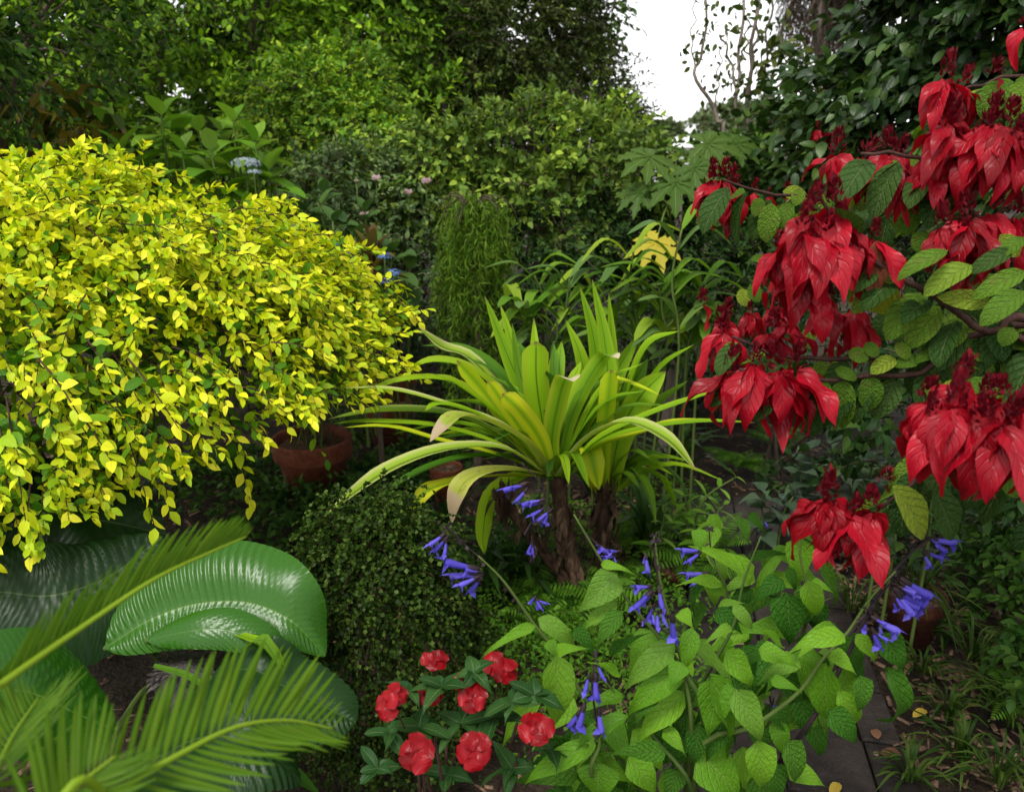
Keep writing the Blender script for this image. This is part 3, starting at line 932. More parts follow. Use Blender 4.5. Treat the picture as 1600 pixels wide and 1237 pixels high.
def mophead(root, px, py, Y, r_px, mat, flat=.45, name='flower_head', n=60):
    c = pt(px, py, Y); R = r_px * mpp(c)
    d = rand_dirs(n); d[:, 2] = np.abs(d[:, 2])
    P = c + d * R * np.array([1, 1, flat])
    Ms = [frames(P, np.cos(q) * np.cross(d, [[.3, .2, .9]]) + np.sin(q) * np.cross(d, [[.9, .1, .2]]), d + rng.normal(0, .3, d.shape), R * .21) for q in (0, 1.57, 3.14, 4.71)]
    M = np.concatenate(Ms)
    fh = link(name, merged(name, ROUND, rng.integers(0, 2, len(M)), M, mat), root)
    tube_part('flower_stem', [(catmull([c - [0, 0, .25], c - [0, 0, .1], c], 5), .004)], STEM_G, fh, 5)


mophead(hyd, 384, 258, 3.7, 23, LM_LACE, .5, n=46)
mophead(hyd, 397, 270, 3.65, 12, LM_LACE, .4)
hyd2 = thing('hydrangea', 'dark leaved hydrangea with small blue flower heads beside the golden shrub', 'shrub', (*pt(560, 400, 3.6)[:2], 0))
for px, py, Y in ((500, 320, 3.7), (520, 345, 3.6), (475, 330, 3.8), (545, 400, 3.5), (590, 450, 3.4), (610, 395, 3.5), (555, 370, 3.6), (640, 420, 3.6), (505, 300, 3.85), (620, 470, 3.45), (570, 330, 3.8)):
    tip = pt(px, py, Y)
    whorl_shoot(hyd2, tip, tip * [1, 1, 0] + [rng.normal(0, .06), rng.normal(0, .06), .3], LM_HYDD, .165 * rng.uniform(.85, 1.1), 3, .9)
for px, py, r in ((601, 402, 12), (615, 428, 13), (606, 440, 12), (464, 352, 9), (524, 385, 8), (545, 396, 6)):
    mophead(hyd2, px, py, 3.3, r, LM_BLUE, .6, n=34)

# ------------------------------------------------------------------ copper leaved cordyline
LM_COP = leaf_mat('copper_leaf', [(.07, .025, .016), (.12, .06, .025), (.13, .14, .025), (.09, .035, .022)], rough=.35, trans=.3, midrib=(.2, .08, .04), bump=.15)
cor = thing('cordyline', 'copper and green leaved cordyline in front of the rose bush', 'plant', (*pt(582, 480, 3.45)[:2], 0))
b = pt(580, 400, 3.45)
tube_part('stem', [(catmull([[b[0], b[1], 0], b], 5), np.linspace(.014, .008, 5))], BARK, cor, 7)
for i in range(13):
    a = i * 2.4
    lv = i / 12
    o = np.array([math.cos(a), math.sin(a) * .8, 0])
    p0 = b + [0, 0, -.14 + .14 * lv]
    L = .2 - .05 * lv
    el = .35 + 1.0 * lv
    p2 = p0 + L * (o * math.cos(el) + UP * math.sin(el)) - UP * (.04 if lv < .5 else 0)
    p1 = p0 + L * .55 * (o * math.cos(el) + UP * math.sin(el)) + UP * .02
    r_ = ribbon([p0, p1, p2], .05, fold=.35, n=8, prof=lambda t: np.clip(np.sin(np.pi * np.clip(t, 0, 1) ** .75) ** .8, .08, 1))
    link('leaf', mesh('leaf', r_.v, r_.f, LM_COP, r_.uv), cor)

# ------------------------------------------------------------------ yellowing strap plants at far left
LM_YST = leaf_mat('yellowing_strap_leaf', [(.03, .055, .012), (.07, .1, .015), (.3, .26, .03), (.16, .1, .045)], rough=.4, trans=.3, bump=.15, tipcol=(.17, .09, .05), tip_at=.85)
for j, (px, py, Y, lab) in enumerate(((60, 215, 4.3, 'strap leaved plant with browning tips at the left edge above the golden shrub'), (125, 190, 4.2, 'yellow and green strap leaved plant between the dark tree and the hydrangea'), (175, 225, 4.1, 'small tired strap leaved plant with brown hanging leaves beside the hydrangea'))):
    p = pt(px, py, Y)
    bz = thing('strap_leaf_plant', lab, 'plant', (p[0], p[1], 0), 'yellowing strap plants by the hedge')
    tube_part('stem', [(catmull([[p[0], p[1], 0], p], 5), .02)], BARK, bz, 7)
    for i in range(44):
        p = pt(px, py, Y) * [1, 1, 1 - .62 * max(0, i - 14) / 30] + rng.normal(0, .025, 3)
        a = i * 2.4 + j
        o = np.array([math.cos(a), math.sin(a), 0])
        L = rng.uniform(.2, .34)
        el = rng.uniform(.2, 1.25)
        q1 = p + L * .6 * (o * math.cos(el) + UP * math.sin(el))
        q2 = q1 + L * .5 * (o * .7 - UP * rng.uniform(-.4, .9))
        r_ = ribbon([p, q1, q2], .055, fold=.35, n=8)
        link('leaf', mesh('leaf', r_.v, r_.f, LM_YST, r_.uv), bz)

# ------------------------------------------------------------------ papaya with lobed leaves
LM_PAP = leaf_mat('papaya_leaf', [(0.042, 0.0935, 0.0126), (0.06, 0.1155, 0.0168), (0.084, 0.143, 0.0245)], rough=.35, trans=.3, midrib=(.2, .26, .1), veins=(6, 1.5), bump=.3)
LM_PAPY = leaf_mat('papaya_yellow_leaf', [(.42, .36, .03), (.5, .42, .05), (.34, .32, .04)], rough=.45, trans=.3, midrib=(.4, .38, .1), bump=.3)


def lobed_leaf(c, axis, nrm, R, mat, parent):
    """deeply cut palmate leaf: seven pointed lobes, each with side lobes"""
    z = nz(nrm - nrm @ axis * axis); x = np.cross(axis, z)
    V, Fc, U = [], [], []
    for k, a in enumerate(np.linspace(-2.3, 2.3, 7)):
        d = x * math.sin(a) + axis * math.cos(a)
        L = R * (1 - .12 * abs(a)) * rng.uniform(.9, 1.08)
        t = np.linspace(.0, 1, 9)
        w = np.array([.02, .09, .13, .2, .1, .2, .1, .08, .004]) * R * 1.0
        s = np.cross(z, d)
        n0 = sum(len(v) for v in V)
        ct = c + d * (L * t)[:, None] - UP * (.28 * L * t ** 2)[:, None]
        up_ = .03 * R * z
        off = d * (np.array([0, 0, .02, .07, 0, .06, 0, .0, 0]) * L)[:, None]
        V.append(np.stack([ct - s * w[:, None] + off + up_, ct, ct + s * w[:, None] + off + up_], 1).reshape(-1, 3))
        Fc.append(grid_faces(8, 3) + n0)
        U.append(np.stack([np.tile([0, .5, 1], 9), np.repeat(t, 3)], 1))
    return link('leaf', mesh('leaf', np.concatenate(V), np.concatenate(Fc), mat, np.concatenate(U)), parent)


pb = pt(1060, 300, 4.1)
pap = thing('papaya', 'young papaya with broad deeply lobed leaves below the white sky', 'plant', (pb[0], pb[1], 0))
tube_part('trunk', [(catmull([[pb[0], pb[1], 0], [pb[0] + .03, pb[1], .6], pb], 7), np.linspace(.035, .02, 7))], BARK_PALE, pap, 9)
for px, py, Y, ax, rp, m in ((1015, 245, 3.95, (-.8, -.5, -.25), 62, LM_PAP), (1055, 285, 3.85, (-.1, -.8, -.5), 66, LM_PAP), (1050, 232, 4.3, (.2, .6, .1), 48, LM_PAP), (1105, 225, 4.2, (.9, -.2, -.1), 60, LM_PAP), (1085, 262, 3.9, (.6, -.6, -.4), 55, LM_PAP), (1150, 225, 4.3, (.9, .1, 0), 50, LM_PAP), (1025, 378, 3.6, (-.55, -.55, -.6), 52, LM_PAPY), (1000, 300, 3.9, (-.9, -.2, -.5), 45, LM_PAP)):
    c = pt(px, py, Y)
    ax = nz(np.array(ax))
    lobed_leaf(c, ax, nz(UP + nz(CAMP - c) * .9), rp * mpp(c), m, pap)
    tube_part('leaf_stalk', [(catmull([pb + [0, 0, -.05 if m is LM_PAP else -.35], (pb + c) / 2 + [0, 0, .04], c], 8), np.linspace(.006, .004, 8))], STEM_G, pap, 5)

# ------------------------------------------------------------------ ginger clumps with broad arching leaves
LM_GIN = leaf_mat('ginger_leaf', [(0.0625, 0.1625, 0.012), (0.1, 0.225, 0.016), (0.1625, 0.3, 0.022), (0.275, 0.375, 0.03)], rough=.33, trans=.35, midrib=(.2, .26, .07), veins=(13, 4), bump=.25, tipcol=(.14, .1, .04), tip_at=.96)
LM_GIND = leaf_mat('ginger_pale_leaf', [(0.075, 0.15, 0.035), (0.1063, 0.1938, 0.045), (0.1375, 0.2375, 0.05)], rough=.3, trans=.28, midrib=(.2, .24, .1), veins=(13, 4), bump=.25)
GPROF = lambda t: np.clip(np.clip(t, 1e-3, 1) ** .7 * np.clip(1 - t, 0, 1) ** .6 / .52, .03, 1)


def ginger(label, canes, Y):
    b = pt(*canes[0][0][0], Y)
    root = thing('ginger_plant', label, 'plant', (b[0], b[1], 0), 'ginger clumps behind the strap leaved plant')
    for pts, nl, size in canes:
        dy = rng.uniform(-.15, .15)
        c = pxline(pts, Y + dy)
        foot = np.array([c[0][0] + rng.normal(0, .03), c[0][1], 0])
        c = catmull(np.vstack([foot, c]), 20)
        tube_part('cane', [(c, np.linspace(.0065, .004, 20))], STEM_G, root, 6)
        sd = rng.choice([-1, 1])
        T = nz(c[-1] - c[8])
        out = nz(np.array([T[1], -T[0], 0]) + rng.normal(0, .2, 3) * [1, 1, 0]) if abs(T[2]) < .97 else nz(np.array([1., .3, 0]))
        nl = int(nl * 1.7)
        for i in range(nl):
            s = .3 + .7 * (i + 1) / nl
            q = c[min(19, int(s * 19))]
            sg = sd * (1 if i % 2 else -1)
            o = nz(out * sg + rng.normal(0, .25, 3) * [1, 1, .3])
            L = size * rng.uniform(.8, 1.15)
            e1 = q + L * .5 * nz(o * .8 + T * .55 + UP * .2)
            e2 = e1 + L * .5 * nz(o * .9 + T * .1 - UP * rng.uniform(.1, .9))
            r_ = ribbon([q, e1, e2], size * .29, fold=.25, nw=1, n=10, prof=GPROF)
            link('leaf', mesh('leaf', r_.v, r_.f, LM_GIN if rng.random() < .6 else LM_GIND, r_.uv), root)


ginger('broad leaved ginger clump directly right of the weeping column', [
    ([(860, 560), (850, 470), (835, 430)], 6, .24), ([(880, 560), (885, 480), (890, 435)], 6, .24), ([(840, 560), (830, 500), (815, 480)], 6, .22), ([(900, 560), (915, 480), (925, 450)], 5, .22), ([(930, 560), (940, 500), (955, 470)], 5, .22), ([(860, 570), (870, 530), (870, 500)], 5, .2)], 3.3)
ginger('taller ginger clump with arching canes beneath the yellow papaya leaf', [
    ([(1060, 560), (1050, 440), (1065, 360)], 6, .25), ([(1000, 560), (985, 450), (990, 390)], 5, .24), ([(1075, 560), (1085, 470), (1100, 440)], 6, .25), ([(1040, 560), (1035, 490), (1030, 450)], 6, .25), ([(1090, 560), (1095, 520), (1110, 490)], 6, .22), ([(1010, 580), (1000, 520), (985, 480)], 6, .24), ([(960, 560), (965, 480), (970, 440)], 5, .22), ([(1070, 590), (1075, 540), (1080, 520)], 5, .22)], 3.2)

# ------------------------------------------------------------------ flower pots
def pot(px, py, Y, w_px, h, label, name='terracotta_pot', mat=None):
    """px,py: centre of the rim"""
    c = pt(px, py, Y)
    R = w_px * mpp(c) / 2
    zt = c[2]
    root = thing(name, label, 'flower pot', (c[0], c[1], max(zt - h, 0)), 'terracotta pots among the plants')
    prof = [(R * .62, 0), (R * .66, 0), (R * .84, h * .72), (R * .85, h * .725), (R * .97, h * .735), (R * .985, h * .75), (R, h * .97), (R * .985, h), (R * .92, h), (R * .9, h * .985), (R * .86, h * .86)]
    V, Fq = lathe(prof, 40)
    V[:, 2] += zt - h
    V[:, :2] += c[:2]
    link('body', mesh('body', V, Fq, mat or TERRA), root)
    V, Fq = lathe([(0.001, h * .9), (R * .4, h * .91), (R * .87, h * .88)], 24)
    V[:, 2] += zt - h + rng.normal(0, .005, len(V))
    V[:, :2] += c[:2]
    link('soil', mesh('soil', V, Fq, CHIP), root)
    return root, c, R


p1, c1, R1 = pot(487, 682, 3.55, 124, .34, 'large terracotta pot with a thick rim under the golden shrub')
p2, c2, R2 = pot(616, 585, 4.1, 66, .2, 'upper terracotta pot half hidden behind the golden shrub tip')
p3, c3, R3 = pot(606, 628, 3.95, 74, .22, 'wide low terracotta pot behind the strap leaved plant')
pot(697, 728, 3.0, 52, .16, 'small orange terracotta pot under the drooping strap leaves')
pot(1050, 884, 2.7, 52, .12, 'small terracotta pot among the ferns by the path', mat=TERRA_DARK)
p6, c6, R6 = pot(1432, 925, 2.35, 92, .18, 'shaded terracotta pot with arching grass under the red flowers', mat=TERRA_DARK)

LM_UMB = leaf_mat('umbrella_sedge_leaf', [(.025, .06, .028), (.045, .085, .04), (.07, .12, .055)], rough=.4, trans=.2, bump=.1)
ums = thing('umbrella_sedge', 'umbrella sedge with narrow leaf whorls growing in the large pot', 'plant', (c1[0], c1[1], c1[2] - .04), )
for i in range(17):
    px, py = rng.uniform(420, 575), rng.uniform(560, 650)
    e = pt(px, py, 3.55 + rng.uniform(-.15, .2))
    b = c1 + np.array([rng.normal(0, R1 * .35), rng.normal(0, R1 * .3), -.035])
    tube_part('stem', [(catmull([b, (b + e) / 2 + [0, 0, .04], e], 7), np.linspace(.004, .0025, 7))], STEM_G if i % 2 else BARK, ums, 5)
    k = 18
    az = np.arange(k) * 2.4
    M = frames(e + rng.normal(0, .004, (k, 3)), np.stack([np.cos(az), np.sin(az), rng.uniform(-.75, .35, k)], 1), UP + rng.normal(0, .1, (k, 3)), rng.uniform(.09, .15, k), rng.uniform(.03, .042, k))
    link('leaf_whorl', merged('leaf_whorl', LANCE, rng.integers(0, 3, k), M, LM_UMB), ums)

# ------------------------------------------------------------------ golden shrub
LM_GOLD = leaf_mat('golden_leaf', [(0.286, 0.462, 0.01), (0.506, 0.627, 0.01), (0.704, 0.726, 0.012), (0.836, 0.792, 0.04)], rough=.36, spec=.2, trans=.33, tcol=(1.1, 1.1, .5), midrib=(.5, .52, .05), veins=(5, 1.2), bump=.25)
LM_GOLDG = leaf_mat('golden_shrub_green_leaf', [(0.0375, 0.1276, 0.00648), (0.075, 0.195, 0.0081), (0.15, 0.3, 0.00972), (0.3, 0.45, 0.01134)], rough=.3, trans=.25, midrib=(.14, .22, .03), veins=(5, 1.2), bump=.25)
GC = np.array([-1.6, 2.74, .5])
GR = np.array([1.24, 1.2, .95])
SQ = lambda d: d / (np.abs(d) ** 2.6).sum(1, keepdims=True) ** (1 / 2.6)
gold = thing('golden_shrub', 'big rounded golden yellow leaved shrub weeping over the left bed', 'shrub', (GC[0], GC[1], 0))
for i in range(22):
    a = rng.uniform(0, 6.28)
    e = GC + np.array([math.cos(a), math.sin(a), rng.uniform(.25, .9)]) * GR * rng.uniform(.6, .8)
    m = np.array([GC[0], GC[1], .75]) + (e - GC) * [.4, .4, .3]
    tube_part('branch', [(catmull([[GC[0] + rng.normal(0, .07), GC[1] + rng.normal(0, .07), 0], m, e], 12), np.linspace(.018, .004, 12))], BARK, gold, 6)
n_cl, per = 700, 9          # shoots grow in clumps at the ends of the arching branches
dc = rand_dirs(n_cl)
dc[dc[:, 2] < -.3, 2] *= -1
away = (dc * (CAMP - GC) * [1, 1, 0]).sum(1) < -.1
fl = away & (rng.random(n_cl) < .7)
dc[fl, :2] *= -1
lum = 1 + .05 * np.sin(dc[:, 0] * 6 + 1) * np.sin(dc[:, 2] * 7) + .04 * np.sin(dc[:, 1] * 15 + dc[:, 2] * 9)
sh_c = rng.uniform(.82, .96, n_cl)
cc = GC + SQ(dc) * GR * (sh_c * lum)[:, None]
cc[:, 2] += .12 * np.clip((-.95 - cc[:, 0]) / .5, 0, 1) * np.clip(dc[:, 2] * 1.5, 0, 1)
hang = nz(np.array([0, 0, -1.0]) + dc * dc[:, 2:3])
low_c = np.clip((.75 - dc[:, 2]) / 1.0, 0, 1)
Dc = nz(dc * (.6 - .15 * low_c)[:, None] + hang * (.2 + .75 * low_c)[:, None] + np.array([.25, -.1, 0]) + rng.normal(0, .25, (n_cl, 3)))
O = np.repeat(cc, per, 0)
Dr = np.repeat(Dc, per, 0)
dd = np.repeat(dc, per, 0)
off = rng.normal(0, .062, O.shape)
off -= dd * (off * dd).sum(1, keepdims=True) * .55
O = O + off - Dr * rng.uniform(0, .1, (len(O), 1))
D = nz(Dr + rng.normal(0, .26, O.shape))
low = np.repeat(low_c, per)
shell = np.repeat(sh_c, per) - .12 * (rng.random(len(O)) < .25)
keep = (O[:, 2] + .2 * (D[:, 2] - .3) > np.where(O[:, 0] > -1.05, .86, .74) + .06 * np.sin(O[:, 0] * 9) * np.sin(O[:, 1] * 7)) & (O[:, 2] > .7)
O, D, low, shell = O[keep], D[keep], low[keep], shell[keep]
Ls = rng.uniform(.11, .23, len(O)) * (.7 + .3 * np.clip(low * 2, 0, 1))
M, t, tw = sprigs(O, D, Ls, 12, .043, grav=.38, spread=.85, shrink=.22, up=.75, jit=.35, wscale=.95)
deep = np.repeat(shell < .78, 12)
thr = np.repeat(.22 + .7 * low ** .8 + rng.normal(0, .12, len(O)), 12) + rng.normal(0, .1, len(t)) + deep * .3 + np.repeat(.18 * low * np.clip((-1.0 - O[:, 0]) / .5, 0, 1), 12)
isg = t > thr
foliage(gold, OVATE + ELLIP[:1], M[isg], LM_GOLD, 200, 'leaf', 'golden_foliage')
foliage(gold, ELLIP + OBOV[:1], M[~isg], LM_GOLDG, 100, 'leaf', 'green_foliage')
# inner, older green leaves that close the mound
d2 = rand_dirs(1100); d2[d2[:, 2] < -.35, 2] *= -1
O2 = GC + SQ(d2) * GR * rng.uniform(.45, .8, (1100, 1))
k2 = O2[:, 2] > .8
O2, d2 = O2[k2], d2[k2]
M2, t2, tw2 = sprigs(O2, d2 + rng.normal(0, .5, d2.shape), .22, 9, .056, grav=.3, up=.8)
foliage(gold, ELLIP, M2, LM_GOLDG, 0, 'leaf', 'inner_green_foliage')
V, Fa, U = tubes([(p, np.linspace(.0026, .001, 4)) for p in tw], 3)
link('twigs', mesh('twigs', V, Fa, STEM_R, U), gold, kind='stuff')
# the long side shoots at its right and lower edge
spr = []
for (x0, y0, Ya), (x1, y1, Yb), K in (((600, 500, 2.9), (668, 478, 2.7), 9), ((590, 530, 2.8), (652, 515, 2.65), 9), ((560, 540, 2.8), (640, 560, 2.6), 10), ((560, 560, 2.7), (600, 600, 2.55), 9), ((520, 550, 2.6), (525, 615, 2.5), 7), ((480, 530, 2.5), (478, 600, 2.4), 7),
                                ((400, 560, 2.3), (440, 640, 2.15), 9), ((370, 600, 2.2), (415, 690, 2.05), 11), ((350, 620, 2.2), (388, 770, 2.1), 16), ((240, 640, 1.9), (262, 780, 1.8), 14), ((180, 620, 1.8), (235, 800, 1.72), 12), ((200, 560, 1.8), (275, 660, 1.65), 12), ((60, 560, 1.65), (120, 640, 1.5), 11), ((10, 620, 1.6), (38, 800, 1.5), 15), ((120, 640, 1.7), (175, 720, 1.6), 11), ((-10, 640, 1.6), (15, 720, 1.52), 9), ((290, 600, 2.0), (320, 700, 1.9), 12), ((620, 470, 3.0), (655, 500, 2.8), 9), ((430, 500, 2.4), (500, 540, 2.3), 9)):
    a, b = pt(x0, y0, Ya), pt(x1, y1, Yb)
    L = np.linalg.norm(b - a)
    Mx, tx, twx = sprigs(a[None], (b - a)[None] + [0, 0, .12 * L], L, K, .052, grav=.15, spread=.8, shrink=.2, up=.9)
    spr.append((Mx, tx))
    tube_part('shoot', [(twx[0], np.linspace(.003, .0012, 4))], STEM_R, gold, 4)
Mx = np.concatenate([m for m, q in spr]); tx = np.concatenate([q for m, q in spr])
g = tx + rng.normal(0, .12, len(tx)) > .5
foliage(gold, OVATE, Mx[g], LM_GOLD, 0, 'leaf', 'shoot_tip_foliage')
foliage(gold, ELLIP, Mx[~g], LM_GOLDG, 0, 'leaf', 'shoot_foliage')

# ------------------------------------------------------------------ the strap leaved plant in the middle
LM_STR = leaf_mat('strap_leaf_green', [(0.135, 0.2835, 0.009), (0.2025, 0.378, 0.011), (0.297, 0.486, 0.014)], rough=.36, trans=.38, tcol=(1.1, 1.3, .5), stripes=(.3, .42, .02), veins=None, midrib=(.05, .11, .012), mid_w=.1, tipcol=(.2, .115, .07), tip_at=.955, bump=.2)
LM_STY = leaf_mat('strap_leaf_yellow', [(0.36, 0.504, 0.012), (0.48, 0.576, 0.014), (0.624, 0.624, 0.02)], rough=.34, trans=.36, tcol=(1.05, 1.2, .5), stripes=(.5, .52, .025), midrib=(.2, .36, .012), mid_w=.5, tipcol=(.22, .1, .06), tip_at=.95, bump=.2)
LM_STV = leaf_mat('strap_leaf_variegated', [(0.18, 0.33, 0.014), (0.3, 0.45, 0.02)], rough=.36, trans=.3, stripes=(.5, .5, .2), midrib=(.08, .13, .02), mid_w=.25, tipcol=(.38, .2, .12), tip_at=.94, bump=.2)
LM_STP = leaf_mat('strap_leaf_withered', [(.24, .32, .03), (.34, .38, .05), (.3, .34, .05)], rough=.45, trans=.3, stripes=(.48, .48, .12), midrib=(.2, .28, .03), mid_w=.15, tipcol=(.42, .32, .2), tip_at=.72, bump=.3, spots=((.22, .12, .06), 70, .5))
LM_STD = leaf_mat('strap_leaf_dark', [(0.0455, 0.1375, 0.01), (0.078, 0.1875, 0.012), (0.13, 0.25, 0.015)], rough=.36, trans=.28, midrib=(.03, .06, .014), mid_w=.1, bump=.2, tipcol=(.16, .1, .05), tip_at=.97)
LM_STW = leaf_mat('strap_leaf_pale_tip', [(.16, .32, .012), (.22, .4, .014)], rough=.38, trans=.34, tcol=(1.1, 1.2, .5), stripes=(.36, .44, .03), midrib=(.1, .22, .012), mid_w=.2, tipcol=(.62, .52, .36), tip_at=.84, bump=.2)
SH = {'w': LM_STW, 'g': LM_STR, 'y': LM_STY, 'v': LM_STV, 'p': LM_STP, 'd': LM_STD}
BLUNT = lambda t: np.clip(np.minimum(.6 + t * .9, 1) * np.minimum((1 - t) * 9, 1) ** .6, .06, 1)
POINT = lambda t: np.clip(np.minimum(.62 + t * 1.2, 1) * np.clip((1 - t) * 1.9, 0, 1) ** .75, .02, 1)
LONG = lambda t: np.clip(np.minimum(.65 + t * 1.0, 1) * np.clip((1 - t) * 3.6, 0, 1) ** .75, .03, 1)
PROF = {'b': BLUNT, 'p': POINT, 'l': LONG}
YA, YB = 2.5, 2.68
sp_root = thing('strap_leaved_plant', 'bright yellow green strap leaved plant with shaggy trunks in the centre', 'plant', (*gnd(900, 950)[:2], 0))


def strap(pts, w, kind='g', prof='l', Y=YA, side=None, twist=0., fold=.34):
    c = pxline(pts, Y)
    m = {'l': 1.3, 'p': 1.1, 'b': .92}[prof] * w * mpp(c[len(c) // 2])
    if side == 'x': side = np.array([1., .15, 0])
    r_ = ribbon(c, m, side=side, fold=fold, nw=2, n=18, prof=PROF[prof], twist=twist)
    return link('leaf', mesh('leaf', r_.v, r_.f, SH[kind], r_.uv), sp_root)


